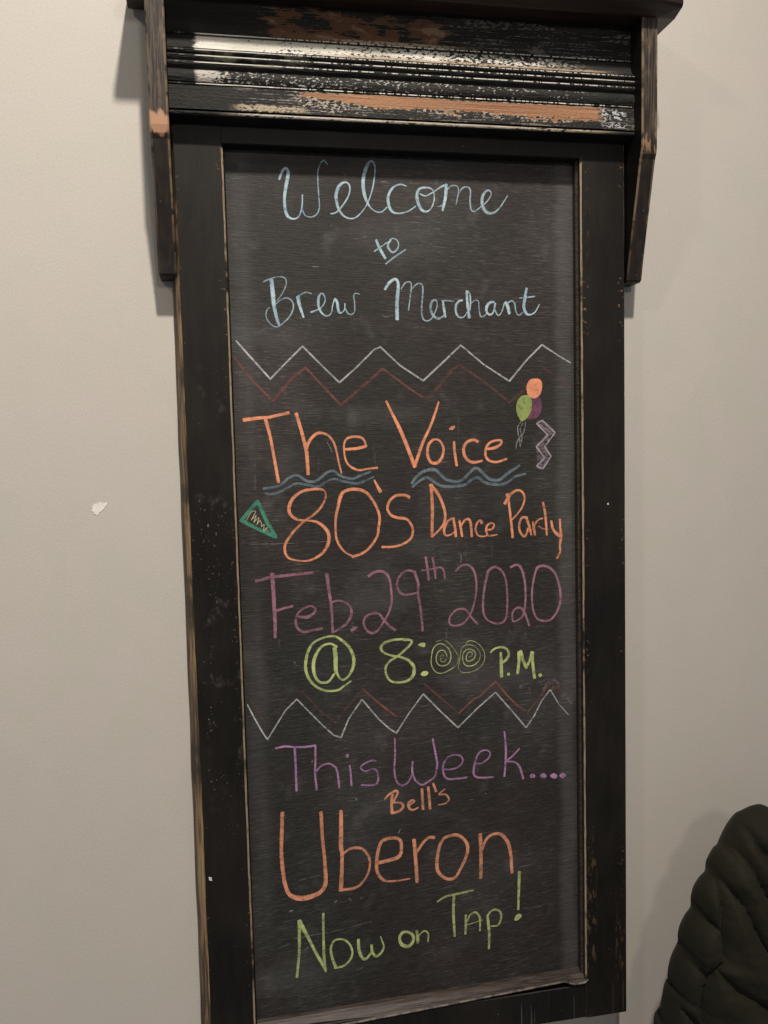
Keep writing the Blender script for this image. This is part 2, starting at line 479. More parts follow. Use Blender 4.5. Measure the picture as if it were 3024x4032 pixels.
# stiles: cross-section (x,z) going round, lofted down the height with slightly wandering arrises
def stile(side):
    secs = []; n = 90
    for i in range(n + 1):
        t = i / n; v = -.140 + t * 1.388
        j1 = jit(1 + side, v * 26, .0007) + jit(4 + side, v * 90, .0005)
        j2 = jit(2 + side, v * 22, .0010) + jit(7 + side, v * 70, .0006)
        if side == 0:
            w = .0085 + t * .0048 + jit(9, v * 14, .0011)
            s = [(0 + j2, 0), (.0568 + j1, 0), (.0590 + j1 * .3, .0016), (.0590, .0090), (.0612, .0115), (.0612, .0340), (-w - .0005, .0340), (-w, .0270), (-w * .35, .0060)]
        else:
            s = [(.6000 - .0012 + j2 * .4, 0), (.6000, .0014), (.6000, .0340), (.5330, .0340), (.5330, .0115), (.5355, .0090), (.5355, .0016), (.5375 - j1, 0)]
        secs.append([(p[0], v, p[1]) for p in s])
    mats = [0, 1, 0, 0, 0, 0, 2, 2, 2] if side == 0 else [1, 2, 2, 4, 4, 4, 3, 0]
    bm = loft(secs, mats)
    ms = [M('black'), M('edge'), M('side')] if side == 0 else [M('black'), M('edge2'), M('black'), M('edge'), M('bead')]
    return part('stile', bm, ms, label='left upright with gold-brown bare wood along its outer edge' if side == 0 else 'right upright with a thin worn line on its inner edge')
stile(0); stile(1)

# rails
def rail(v0, v1, name, z0=0.0006):
    secs = []
    for i in range(41):
        x = .0575 + (.5372 - .0575) * i / 40
        a = jit(12, x * 30, .0006)
        secs.append([(x, v0 + a + .0012, z0), (x, v0 + a, z0 + .0012), (x, v0, .034), (x, v1, .034), (x, v1, z0 + .0012), (x, v1 - .0012, z0)])
    return part(name, loft(secs), [M('black')])
rail(-.140, .0240, 'top_rail')
br_ = rail(1.1975, 1.248, 'bottom_rail', .0009)

# writing panel
bm = loft([[(.058, .0, .0210), (.5355, .0, .0210), (.5355, .0, .0260), (.058, .0, .0260)],
           [(.058, 1.215, .0210), (.5355, 1.215, .0210), (.5355, 1.215, .0260), (.058, 1.215, .0260)]])
panel = part('writing_panel', bm, [M('panel')])

# bevelled bead along the foot of the panel (slightly out of level, narrowing to a rounded tip at the right)
secs = []
for i in range(121):
    t = i / 120; x = .0590 + (.5385 - .0590) * t
    top = 1.1905 - .0085 * t
    hgt = .0165 - .0115 * min(1, t / .93) ** 1.1
    if t > .93: hgt = .005 + .0055 * math.sin(min(1, (t - .93) / .035) * math.pi / 2)
    k = 1.0 if t < .984 else max(.12, math.sqrt(max(0, 1 - ((t - .984) / .0165) ** 2)))
    zf = -.0016 if t > .925 else 0.0
    mid = top + hgt / 2
    prof_ = [(0, .0200), (.0012, .0150), (hgt * .30, .0105), (hgt * .62, .0055), (hgt - .0012, .0005 + zf), (hgt, -.0012 + zf), (hgt + .0012, -.0008 + zf), (hgt + .0016, .0030), (hgt + .0016, .0240), (0, .0240)]
    secs.append([(x, mid + (top + p[0] - mid) * k + jit(20, x * 20, .0003), p[1]) for p in prof_])
part('bead', loft(secs, [0, 0, 0, 0, 1, 1, 1, 0, 0, 0]), [M('bead'), M('bead_lip')], label='rubbed grey-brown bevelled moulding under the writing surface')

# cornice moulding
def arc(v0, z0, v1, z1, bulge, n=7):
    out = []
    dx, dz = v1 - v0, z1 - z0
    L = math.hypot(dx, dz); nx, nz = dz / L, -dx / L
    for i in range(n + 1):
        t = i / n; b = bulge * 4 * t * (1 - t)
        out.append((v0 + dx * t + nx * b, z0 + dz * t + nz * b))
    return out
prof = [(-.1424, -.0125), (-.1010, -.0135)]
prof += arc(-.1007, -.0142, -.0984, -.0142, .0014)
prof += [(-.0980, -.0130)] + arc(-.0978, -.0135, -.0795, -.0212, -.0030)
prof += arc(-.0788, -.0203, -.0733, -.0220, .0028)
prof += arc(-.0725, -.0206, -.0657, -.0223, .0030)
prof += arc(-.0648, -.0210, -.0572, -.0226, .0031)
prof += [(-.0556, -.0208)] + arc(-.0548, -.0205, -.0400, -.0225, .0030)
prof += [(-.0392, -.0205)] + arc(-.0388, -.0212, -.0362, -.0216, .0012, 4)
prof += [(-.0356, -.0208), (-.0353, -.0222), (-.0070, -.0238), (-.0066, -.0200), (-.0058, -.0200)]
prof += arc(-.0055, -.0215, -.0004, -.0222, .0022) + [(0.0, -.0205), (0.0, .0003), (-.1424, .0003)]
secs = []
for i in range(121):
    x = -.0029 + .6058 * i / 120
    secs.append([(x, p[0] + jit(30, x * 18 + p[0] * 40, .0004), p[1] + jit(31 + (k % 5), x * 60, .0004)) for k, p in enumerate(prof)])
part('cornice_moulding', loft(secs), [M('cornice')], label='reeded black moulding with rubbed white paint and a long bare wood strip')

# shelf on top
sp = [(-.1427, .0270), (-.1427, -.0450), (-.1436, -.0480), (-.1513, -.0640), (-.1545, -.0665), (-.1620, -.0665), (-.1650, -.0650), (-.1660, .0270)]
secs = []
for i in range(31):
    x = -.0500 + .7000 * i / 30
    k = 0.0015 if i in (0, 30) else 0.0
    secs.append([(x, p[0] - k * (1 if p[0] > -.15 else -1), p[1] + k) for p in sp])
part('shelf', loft(secs), [M('shelf')])

# brackets: outline in (v,z), thickness in x, chamfered front arrises
def bracket(x0, x1, label):
    prof = [(-.1427, -.0450), (-.05, -.0445), (.0200, -.0435), (.0290, -.0418), (.0350, -.0385), (.07, -.0295), (.12, -.0160), (.1700, -.0035), (.1850, -.0005)]
    rng = []
    ch = .0016
    for i, (v, z) in enumerate(prof):
        a = jit(40 + x0 * 9, v * 60, .0005)
        rng.append([(x0 + a, v, .034), (x0 + a, v, z + ch), (x0 + ch + a, v, z), (x1 - ch, v, z + a), (x1, v, z + ch), (x1, v, .034)])
    v = .1880
    rng.append([(x0 + .001, v, .034), (x0 + .001, v, .004), (x0 + .003, v, .0025), (x1 - .003, v, .0025), (x1 - .001, v, .004), (x1 - .001, v, .034)])
    part('bracket', loft(rng, [1, 0, 0, 0, 1, 1]), [M('bracket'), M('black')], label=label)
bracket(-.0255, -.0032, 'left side bracket with an orange bare patch at the bend')
bracket(.6032, .6255, 'right side bracket with chipped bend and rounded foot')

flk = flat_blob('paint_fleck', [(0.0047, 0.9687), (0.0086, 0.9699), (0.0091, 0.9745), (0.0055, 0.9734)], 0.0, .0006, M('fleck'), board, OFF, seed=2, sub=2, jag=.0002)
flk['label'] = 'tiny white paint fleck low on the left upright'
flat_blob('paint_fleck', [(0.5722, 0.4941), (0.5745, 0.4935), (0.5749, 0.4960), (0.5726, 0.4962)], 0.0, .0005, M('fleck'), board, OFF, seed=3, sub=2, jag=.0002)

# ------------------------------------------------------------------ chalk writing
# (name, label, colour, strokes); stroke = (density, kind, [x, v, width ...] in tenths of a millimetre on the panel)
WRITING = [
 ('chalk_word', 'pale blue cursive greeting at the top', 'ice', [
  (0.9, 1, [1299.3,590.7,30.1,1334.7,504.6,38.7,1379.9,450,43,1415.7,484.7,47.4,1403.6,587.1,51.7,1378.3,694.3,47.4,1361.7,801.3,43.1,1359.6,929.3,43.2,1382.2,1035.4,47.6,1435.3,1081.1,30.3,1501,1079.4,21.7,1550.8,1031,21.7,1582.8,923,21.7,1594,777.1,21.7]),
  (0.62, 1, [1582.4,933.7,21.7,1612.3,1029.4,19.6,1688.5,1057.4,19.6,1766.7,1025.3,19.6,1809.2,938.1,19.7,1807.1,787.7,19.6,1801.3,616.4,19.6,1805.9,466.6,19.6,1842,369.1,19.6,1887.2,331.1,19.6,1934.3,380.7,17.4]),
  (0.85, 1, [1955.6,1009.5,21.9,2034.2,985.8,22,2126.3,886,24.2,2196.5,775.9,24.2,2221.6,678,24.2,2201,613.9,26.4,2145.6,600.7,30.7,2077.3,650.3,43.8,2036.3,759.2,48.2,2042.1,866.8,43.9,2079.1,973.8,35.2,2155.3,1047.5,26.5,2255.8,1060.1,19.9,2347.5,999.1,19.9,2441,877,17.7,2513.3,701.2,20,2551.8,526.5,22.2,2561.9,396.3,22.1,2534.5,321.7,26.5,2477.6,345.4,44.2,2429.9,444.3,53,2399.4,575,53,2405,704.6,53.1,2431.4,812.2,44.3,2485.3,908.4,22.2,2563.1,965,20,2642.6,962.8,20.1,2712.4,902,20.1]),
  (0.88, 1, [2982.1,620.9,22.4,2902.4,601.7,22.4,2810.1,637.4,31.2,2739.3,737.7,40.1,2732,846.9,44.6,2768.4,944.1,40.3,2847.6,979.2,26.9,2985.9,953.6,20.2,3102.7,880.1,18]),
  (0.88, 1, [3293.1,632.7,22.6,3200.5,635.7,31.5,3142,670.5,40.5,3123.7,769.7,49.5,3160.3,889.4,49.7,3228.5,947,31.7,3310.6,907.3,20.4,3359.6,784.7,20.4,3350.3,674.9,20.4,3304.6,636.8,20.3,3270,633.5,18.1]),
  (0.85, 1, [3164.1,713.6,22.5,3244.5,739.7,20.3,3361.8,678.9,20.4,3456.2,616.5,27.2,3514.9,592.6,36.3,3531.1,603.1,45.4]),
  (0.9, 1, [3531.5,581,40.9,3525.1,669.4,50,3511.2,780.2,47.8,3473.3,924.9,34.1]),
  (0.45, 1, [3404.3,876,11.4,3455.8,865.7,20.5,3498.7,824.7,18.2]),
  (0.66, 1, [3525,673.8,20.5,3596.6,600.9,20.5,3678.7,598.3,20.5,3700.9,663.9,20.5,3682.8,752.9,20.5,3662.3,842.1,18.3]),
  (0.66, 1, [3688.1,719.6,18.3,3748.6,629.2,20.6,3819.7,604.8,20.6,3866.1,647.6,22.9,3858.9,792.1,25.2,3873.5,902.8,23,3920.5,923.8,20.7,4004.5,865.8,20.7,4101,785,20.8,4157.3,694.1,20.8,4139,645.6,23.1,4086.5,651.7,32.2,4030.3,742.5,46,4040.2,864.8,50.7,4110.5,941,46.2,4206.2,927.2,27.8,4291.3,846.5,20.9,4389.4,704.9,16.2]),
 ]),
 ('chalk_word', 'small pale blue slanted word with an underline', 'ice', [
  (0.95, 1, [2554.7,1333.5,36.5,2601.5,1446.1,43.9,2673,1570.7,39.2]),
  (0.75, 1, [2526.1,1481.1,21.9,2614.5,1421.9,19.5,2703.2,1360.3,17.1]),
  (0.85, 1, [2753.9,1329.3,24.5,2717.7,1378,36.7,2720,1437.9,36.7,2775,1488.5,29.4,2832.1,1453.7,22.1,2858.8,1387.1,19.6,2835.1,1327.6,17.2,2779.3,1308.4,17.1,2741.4,1329.6,19.6]),
  (0.68, 1, [2677.5,1642.7,24.5,2798.5,1550.5,27,2951.4,1451.5,19.7]),
 ]),
 ('chalk_word', 'pale blue script word at left below the greeting', 'ice', [
  (0.95, 1, [1154.8,1872.3,56.8,1167,2036.9,64,1178.8,2213.7,54.6,1209.4,2367.3,47.6,1236.3,2456.1,40.5]),
  (0.6, 1, [1047.2,1897.1,26,1131.5,1860.8,21.3,1239.5,1830.1,17.8,1322.7,1840.8,17.8,1347.2,1893.5,17.8,1330.5,1964.5,17.8,1279.5,2059.4,16.6,1217.2,2136.7,14.2]),
  (0.62, 1, [1203.9,2178.1,14.3,1277.5,2118.5,16.6,1349.9,2100.1,19.1,1408.7,2135.1,21.5,1430.6,2200.2,21.5,1403.5,2295.2,21.5,1340.7,2378.6,21.5,1254.4,2450.1,21.5,1205.8,2474,19.1,1146.7,2456.3,17.8,1089.3,2391.4,17.8,1068,2320.6,17.8,1088.3,2249.7,17.8,1118.8,2228.3,15.4]),
  (0.92, 1, [1494.4,2087,57.4,1509.3,2187.7,47.9,1558.4,2348,31.2]),
  (0.62, 1, [1494.6,2081.1,31.1,1556.2,2039,23.9,1616.9,2026.6,21.6,1674.5,2041.5,15.6]),
  (0.85, 1, [1657.3,2282,26.5,1755.6,2245.6,19.3,1811.6,2203.5,18.1,1850.5,2125.6,18.1,1834.3,2054.2,19.3,1804.5,2036.7,21.7,1773,2072.7,36.1,1758.5,2150.2,40.9,1773.8,2245.5,36.2,1826.4,2316.9,26.6,1887.2,2326.2,24.2,1931.3,2280.5,16.9,1946,2196.6,16.9,1976.8,2106.7,21.8]),
  (0.9, 1, [1979.2,2106.7,36.3,2008.6,2148.3,41.2,2018.4,2232,41.2,2035.3,2285.9,34,2066,2285.7,21.9,2104,2243.5,15.8,2112.4,2165.5,18.2]),
  (0.66, 1, [2110.9,2219.4,17,2145.8,2291.3,19.5,2194.6,2309.1,19.5,2239,2266.7,19.5,2242.3,2146.5,19.5,2232.3,2062.5,19.5,2263.9,2032.2,19.5,2313,2043.8,15.8]),
 ]),
 ('chalk_word', 'pale blue script word at right below the greeting', 'ice', [
  (0.92, 1, [2657.1,1977.1,36.9,2721.9,1885.9,43,2801.4,1839.7,40,2839.4,1892.1,43.2,2833.5,2005.5,52.5,2817.3,2157.2,55.6,2815.4,2369.7,55.7]),
  (0.6, 1, [2876.7,1974.8,18.5,2933.8,1890.9,21.6,2997.2,1875.1,21.7,3020.1,1912.7,21.7,3009.7,2019,21.7,2972.7,2254.9,18.6]),
  (0.62, 1, [3026.8,1965.7,18.6,3091.5,1904.3,21.7,3147.1,1896,21.7,3177.9,1941.3,24.9,3170.1,2078.3,28,3155.7,2230.9,28.1,3169,2353,25,3224,2391,21.9,3288.5,2360.2,18.8,3346.6,2260.3,18.8,3372.2,2183.6,18.8,3365.4,2122.5,18.8,3328.9,2110.5,31.3,3289.6,2153.6,40.6,3282.9,2245.4,40.7,3321.3,2321.7,40.7,3384.6,2359.8,34.5,3449.5,2328.8,28.3,3479.3,2282.6,22]),
  (0.9, 1, [3453.5,2129.4,34.5,3467.5,2228.9,40.8,3484.7,2336.3,34.6]),
  (0.62, 1, [3437.7,2115.8,20.4,3518,2118.2,20.4,3606.5,2123.6,17.3]),
  (0.88, 1, [3731.1,2111.9,25.3,3679.2,2123.1,31.5,3637.6,2181.8,37.8,3635.9,2274.1,37.9,3675.2,2335.5,28.4,3740.1,2335.2,19,3789.9,2273.2,15.8]),
  (0.92, 1, [3795,1988.3,44.2,3793.4,2072.9,37.9,3801,2196,41.1,3821.2,2342.5,47.6]),
  (0.8, 1, [3804.6,1992.8,22.1,3834.9,2026.4,25.3,3841.1,2134.1,25.3,3831.1,2242.1,25.4]),
  (0.6, 1, [3848.9,2149.5,15.8,3906.6,2110.5,15.9,3955.2,2125.5,19,3961.7,2225.9,22.2,3984.5,2326.3,22.3,4033.8,2318.3,19.1,4067.1,2287.2,15.9]),
  (0.88, 1, [4176.2,2131.5,31.9,4118.6,2139.7,41.4,4071.8,2194.2,44.6,4067.4,2263.9,38.3,4116,2302.4,31.9,4165.9,2263.4,25.6,4192.4,2146.9,28.7]),
  (0.7, 1, [4192.4,2146.9,28.7,4191,2240,25.6,4231.1,2309.6,22.4,4281.1,2270.5,19.2,4324.2,2145.9,22.4]),
  (0.9, 1, [4341,2130.3,38.5,4373.1,2192.2,51.3,4393.3,2285.5,45]),
  (0.7, 1, [4365.5,2145.6,28.9,4432.2,2114,25.7,4473.1,2152.6,25.7,4488.3,2253.8,22.5,4529.2,2308.2,22.6,4588,2268.8,19.4]),
  (0.9, 1, [4647.1,1940.8,38.7,4623.9,2065.7,48.4,4605.6,2190.6,48.4,4629.7,2268.6,45.2,4679.4,2299.6,32.4,4763.4,2267.9,19.4,4831.8,2157.8,16.2]),
  (0.68, 1, [4545.5,2074.1,19.3,4648.9,2065.5,22.6,4766,2048.8,21]),
 ]),
 ('chalk_scratch', None, 'grey', [
  (0.35, 0, [3334,2095.2,6.3,3728.2,2096.5,6.3]),
  (0.3, 0, [3906.9,2090.4,4.8,4021.2,2089.5,4.8]),
  (0.25, 1, [3014.9,2491,6.2,3158.3,2475.4,7.8,3364.8,2544.1,6.3]),
  (0.2, 1, [2625.1,2317.4,18.5,2671.6,2340,21.6,2758.4,2316.8,15.4]),
  (0.3, 0, [1699.8,1693.8,14.4,1784.6,1692.5,9.6]),
  (0.3, 0, [1857.4,1289.1,12,1930.5,1275.7,9.6]),
  (0.3, 0, [2258.7,1327.8,16.9,2308,1320.8,9.7]),
  (0.28, 0, [2382.5,1297.8,12.1,2425.9,1292.1,9.7]),
  (0.4, 0, [2634.2,580.1,8.9,2709.3,568.9,8.9]),
  (0.35, 0, [1939.9,1165.4,11,1980.1,1158,8.8]),
  (0.4, 1, [1820.3,3988.4,13.3,1858.3,4062.2,16,1883.1,4129.2,18.7]),
  (0.4, 1, [3611.7,5569,14.8,3648,5629,17.7,3634.7,5701.3,14.8]),
  (0.4, 0, [2719.7,9367.6,17.2,2664.3,9476.7,20.1]),
  (0.4, 0, [2072.3,8912,19.7,2082.6,8944.2,16.9]),
  (0.35, 0, [1491.9,8322.4,17.8,1478.6,8344.3,20.4]),
  (0.4, 0, [2072.9,8912.9,15.6,2091.5,8941.1,15.6]),
  (0.5, 0, [1107.4,10423.3,15.5,1155.8,10409.9,25.8]),
  (0.4, 0, [1733.3,10372.7,26.2,1766.2,10347.7,18.3]),
  (0.4, 0, [1940.7,10339.6,23.6,1972.1,10374.2,21]),
  (0.35, 0, [2102.4,10360.3,18.5,2135.2,10351.1,18.5]),
  (0.3, 0, [1157.8,10812.9,15.6,1592.3,10792.8,7.9,1850.9,10767.9,7.9]),
  (0.3, 0, [1981.1,10752.1,9.2,2243.2,10713.5,8]),
  (0.22, 0, [952.2,10916.6,15.5,1104.8,10885,20.7]),
  (0.25, 0, [2015.6,11395.8,10.6,2121.2,11363.8,13.3]),
  (0.25, 0, [1285.1,11003.1,15.6,1343.5,10971.4,26.1]),
  (0.22, 0, [4457.6,10819.8,11.2,4753.8,10816.6,11.3]),
  (0.25, 0, [1259.3,9993.4,11.2,1549.5,9950.9,11.2]),
  (0.4, 0, [1108.8,10415.4,25.1,1152.8,10406.9,22.4]),
  (0.3, 0, [1287.1,6938.2,27,1319.3,6981.6,32.5]),
  (0.3, 0, [3702.3,9105.4,14.1,3755.2,9107.5,14.1]),
  (0.4, 0, [3933.6,9034.9,17.7,3951.3,9036.7,17.7]),
  (0.35, 0, [648.7,5280.1,7.7,846.4,5284.4,6.2]),
  (0.35, 0, [738.6,5315.1,7.7,1152.2,5320,7.8,1337.6,5331.6,6.2]),
  (0.3, 0, [1493.6,5318.3,6.3,1775.7,5323.2,7.9]),
  (0.22, 0, [2123,6694.8,9.6,2288.6,6692.1,8.3]),
 ]),
 ('chalk_zigzag', 'upper white zigzag line', 'white', [
  (0.8, 0, [672,2654.7,24.7,817.1,2825.8,27.6,1097.1,3149.5,27.9]),
  (0.66, 0, [1097.1,3149.5,27.9,1285.4,2961.3,25.2,1532.5,2725.1,28.1,1766.3,2964.1,25.5,2008.5,3205.8,28.6,2254.2,2995.3,25.8,2492.8,2769.4,25.9,2575.5,2735.5,25.9,2839.8,2984.6,26.2,3156.1,3191.1,29.4,3437.3,2944.9,29.5,3692.6,2714.6,26.7,4014.4,2977.2,23.9,4381.6,3208.5,30.2,4634.9,2921.9,27.3,4863.4,2710.6,27.4,5108.4,2865,24.5,5282.7,2960.8,24.7]),
 ]),
 ('chalk_zigzag', 'faded red zigzag under the upper white one', 'red', [
  (0.6, 0, [636.9,2861,24.7,860,3166.8,27.7,1123.4,3440.3,39.2]),
  (0.5, 0, [1123.4,3440.3,50.4,1392.4,3129.7,50.6,1566,3004.9,33.8]),
  (0.6, 0, [1566,3004.9,28.2,2017.2,3503.9,34.4]),
  (0.4, 0, [2017.2,3503.9,45.8,2364.3,3223.5,51.9,2603.3,3026,40.5]),
  (0.55, 0, [2603.3,3026,31.8,2951.3,3287,32.2,3142.4,3410.5,32.4,3247.3,3411.8,29.5]),
  (0.28, 0, [3247.3,3411.8,47.2,3494.2,3118.9,59.2,3663.5,2975.1,41.5]),
  (0.38, 0, [3663.5,2975.1,35.6,4010.6,3210.8,36,4377.6,3494.4,39.4]),
  (0.3, 0, [4377.6,3494.4,42.5,4646,3290.8,48.7]),
  (0.22, 0, [4838.2,2996.8,36.6,5263.8,3297.5,37.1]),
 ]),
 ('chalk_word', 'bold orange word, first of the headline', 'orange', [
  (1, 1, [732.2,3678,54.2,923.9,3655.4,49.3,1053.9,3648.6,44.2,1158.7,3627,44.3,1322,3593.1,47.1]),
  (1, 1, [1016.4,3679.2,54.6,1065.1,3886.2,46.9,1102.6,4122.6,44.5,1157.7,4505.7,47.3]),
  (1, 1, [1421.3,3605.2,49.9,1480,3829.3,50,1520.8,4001.3,55.5,1543.1,4133.8,55.6,1554.2,4412.1,50.4]),
  (0.95, 1, [1545.1,4067.9,39.7,1567.1,4002.4,47.6,1608.9,3937.4,45,1677.1,3879.5,45,1743.9,3867.7,42.4,1836.3,3902.7,37.2,1900.8,3983.6,34.6,1937.9,4090.7,32,1966.8,4251.1,26.8,2002.6,4412.2,24.1]),
  (1, 1, [2052.1,4093.5,37.5,2207.7,4086.6,45.7,2330.5,4060.2,45.8,2351.2,4047.3,37.8]),
  (0.95, 1, [2337.3,4060.4,35,2334.6,4006.8,32.3,2292.8,3945.8,37.7,2198.5,3926.4,40.2,2103.6,3941.7,37.5,2054.8,4000.4,32.1,2045.4,4093.3,29.5,2061.8,4227,29.5,2119.9,4322.1,35,2240.4,4376.4,32.4,2363.3,4362.5,29.8,2493.4,4352.8,35.3]),
 ]),
 ('chalk_word', 'bold orange word, second of the headline', 'orange', [
  (0.95, 1, [2638.7,3458.1,36.5,2707.5,3610.3,40,2804.2,3809.9,56.9,2900.7,4043.9,57.2,3013.3,4354.8,57.5]),
  (0.92, 1, [3367.1,3479.8,27.1,3312.2,3636.8,40.6,3230.6,3834.9,40.6,3123,4049.1,47.3,3013.5,4346.5,50.7]),
  (0.95, 1, [3279.1,3989.3,40.7,3208.5,4067.7,44.1,3197.1,4201.1,47.5,3238.2,4294.2,47.6,3324.3,4308.3,47.7,3395,4239.7,44.3,3423.3,4123.1,40.9,3382.1,4021.7,34,3322.3,3986.9,30.6,3261.6,4002.2,30.5]),
  (0.95, 1, [3572.9,4026,37.6,3579.1,4160.5,44.5,3605.1,4354.7,41.2]),
  (0.95, 2, [3503.3,3848.7,17,3542.2,3816,17,3591,3808.6,17.1,3581.7,3841.9,17.1,3541.2,3866.2,17]),
  (0.95, 1, [3914.2,4033.8,44.8,3853.1,4007.1,44.7,3765,4030.4,48.1,3711.1,4104.9,48,3717.9,4214.5,48.1,3777.9,4292,48.2,3865.4,4316.4,44.9,3971.6,4297.2,34.6]),
  (0.92, 1, [4027.2,4137.8,34.6,4151.4,4123.9,48.6,4241,4075.2,41.7,4250.6,4024.5,38.2,4170.7,4022.7,34.7,4081.6,4054.5,41.5,4027.2,4137.8,41.5,4025.5,4239.4,41.5,4077.7,4300.1,41.6,4183.9,4320,38.3,4327.1,4281.3,34.9]),
 ]),
 ('chalk_wave', 'blue-grey double wave under the first headline word', 'slate', [
  (0.8, 1, [956.1,4584.8,39.3,1087.3,4569.4,39.4,1193.5,4533.2,39.5,1288.2,4457,39.6,1381.7,4420.2,42.3,1447.1,4442,42.4,1525,4497.5,42.5,1604.3,4513.2,42.6,1685,4489.2,42.6,1794.5,4406,42.7,1882.6,4375.3,40.1,1955.1,4424.2,42.9,2034.8,4466.7,40.3,2155.9,4490.5,40.4,2265.7,4446.9,40.5,2403.2,4404,32.5]),
  (0.62, 1, [979.9,4651.5,36.7,1058,4660.7,39.4,1177.1,4631.8,36.9,1284.2,4575.8,37,1391.3,4533,39.7,1523.3,4550.5,39.8,1629,4573.9,39.9,1709.3,4569.8,40,1791.1,4519.2,37.4,1899.4,4486.5,37.5,2019.7,4519.7,37.6,2181.3,4551.7,43.2,2290.6,4535,40.6,2442.4,4472.4,24.4]),
 ]),
 ('chalk_wave', 'blue-grey double wave under the second headline word', 'slate', [
  (0.8, 1, [2965.4,4579,44,3044.8,4481.1,47.5,3166.8,4409.4,51,3296.4,4404.8,51.1,3372.9,4474.3,47.8,3458.5,4544.2,48,3597.5,4573.9,48.1,3703.3,4535,48.2,3828.4,4420.2,48.3,3899.2,4402,48.4,3986.3,4475.8,48.5,4073.7,4555,48.7,4215.8,4567.9,48.8,4360.2,4469.9,49,4514,4380.3,38.6]),
  (0.75, 1, [2972.8,4629.5,37.3,3077.6,4549.1,40.7,3182,4505.4,44.2,3284.3,4572.4,44.4,3387.2,4629.6,47.9,3561.3,4640.4,48.1,3719.4,4620.1,48.3,3826.2,4547.3,44.9,3914.6,4533,48.5,4019.6,4604.3,48.6,4197,4635.6,48.9,4340.4,4606,45.5,4449.1,4532.4,42.1,4602.6,4497.6,35.2]),
 ]),
 ('chalk_balloon', 'purple balloon', 'plum', [
  (0.8, 2, [4696.6,3447.6,17.5,4750.7,3431.4,17.5,4808.4,3432.2,17.5,4844,3475.1,17.5,4848.5,3560.2,17.5,4834.9,3645.1,17.5,4792.6,3704,17.5,4720.1,3736.7,17.5,4639,3740.4,17.5,4621.5,3709.5,17.5,4658,3659.2,17.5,4686,3574.7,17.5]),
 ]),
 ('chalk_balloon', 'lime green balloon', 'moss', [
  (0.95, 2, [4548.9,3765.9,17.4,4505,3699,17.4,4475.8,3613.8,17.4,4484.2,3520.9,17.4,4520.9,3445.3,17.4,4580.4,3407.2,17.4,4652.1,3408.1,17.4,4696.6,3447.6,17.5,4706.2,3541.1,17.5,4685.3,3634.1,17.5,4639.4,3709.8,17.5,4594,3751.5,17.5]),
 ]),
 ('chalk_balloon', 'orange balloon', 'orange', [
  (1, 2, [4723.5,3449.7,17.5,4652.2,3404.7,17.4,4631.6,3328.4,17.4,4639.7,3252.4,17.4,4681.7,3193.7,17.4,4750.1,3175.7,17.4,4822,3186.5,17.5,4857.5,3237.7,17.5,4856.6,3314,17.5,4826.8,3398.4,17.5,4777.6,3440.2,17.5]),
 ]),
 ('chalk_string', None, 'grey', [
  (0.6, 1, [4539.8,3775.9,15.7,4494.2,3843,15.7,4501.8,3945.1,17.5,4518.8,4013.5,17.5,4526.4,4115.9,17.5]),
  (0.5, 1, [4611.6,3777.3,17.5,4583,3912.8,21,4528.2,3979.7,21,4482.5,4046.8,21,4463.2,4148.5,17.5]),
  (0.45, 1, [4570.1,3793.5,17.5,4529.6,3877.7,17.5,4555.1,3980.3,21,4526.4,4115.9,17.5]),
 ]),
 ('chalk_lightning', 'lilac outlined lightning bolt', 'lilac', [
  (0.22, 2, [4773.5,3800.7,17.5,4855.3,3756.2,17.6,5044.3,3930.9,17.7,4887.6,4124.6,17.6,4980.8,4260.9,17.7,4856.9,4436.4,17.7,4766.6,4396,17.6,4885.9,4279,17.7,4764.3,4121.6,17.6,4934.7,3962.8,17.6]),
  (0.85, 0, [4773.5,3800.7,26.3,4855.3,3756.2,24.6,5044.3,3930.9,24.8,4887.6,4124.6,22.9,4980.8,4260.9,23,4856.9,4436.4,26.5,4766.6,4396,31.8,4885.9,4279,24.7,4764.3,4121.6,24.6,4934.7,3962.8,24.7,4773.5,3800.7,26.3]),
  (0.5, 0, [4809.5,3806.5,14,4998.5,3955.6,14.1]),
  (0.45, 0, [4788.2,4088,17.6,4962.4,3920.6,14.1]),
 ]),
 ('chalk_smudge', None, 'grey', [
  (0.14, 1, [4572.9,3997.7,15.7,4654.3,3965.4,15.8,4726.2,3984,15.8,4757.7,4070.1,17.6,4759.1,4258.5,17.6]),
  (0.14, 1, [5035.2,3922.1,17.7,5070.4,4060.2,17.7,5077.9,4232.4,16,5104,4371,16,5176.6,4450.8,14.3]),
  (0.13, 0, [3641.7,3608.9,23.9,3637,3859.7,20.5,3630.4,4027.3,20.5]),
  (0.1, 0, [2445.1,4000.3,33.2,2455.1,4264.5,33.3]),
  (0.12, 0, [3250.9,5378.3,29.2,3252.6,5580.8,29.3]),
  (0.1, 0, [4095.1,5240.8,23.8,4096.3,5650.8,29.9]),
  (0.12, 0, [3716.3,5341.1,26.6,3710,5690.4,29.6]),
  (0.1, 0, [3580,5422.2,29.5,3605,5685.2,23.6]),
  (0.14, 0, [856,4181.7,33.8,845.4,4587.7,34]),
  (0.1, 0, [1703.2,4111.4,21.2,1695.1,4376.5,21.3]),
  (0.1, 0, [2464.9,4130.4,24.4,2460.8,4291.4,21.7]),
  (0.14, 0, [1089.3,6574.3,35.6,1091.6,6724.7,35.7]),
  (0.14, 0, [3422.4,6614.7,29.7,3411.7,6776,29.7]),
  (0.12, 0, [4558.6,6673.4,30.5,4564.1,6853.7,27.5]),
  (0.12, 1, [4226.1,6681.7,30.3,4318.6,6672.8,30.4,4348.4,6749.4,30.4]),
  (0.12, 0, [2160.3,475.4,65.8,2167.8,604.3,65.9]),
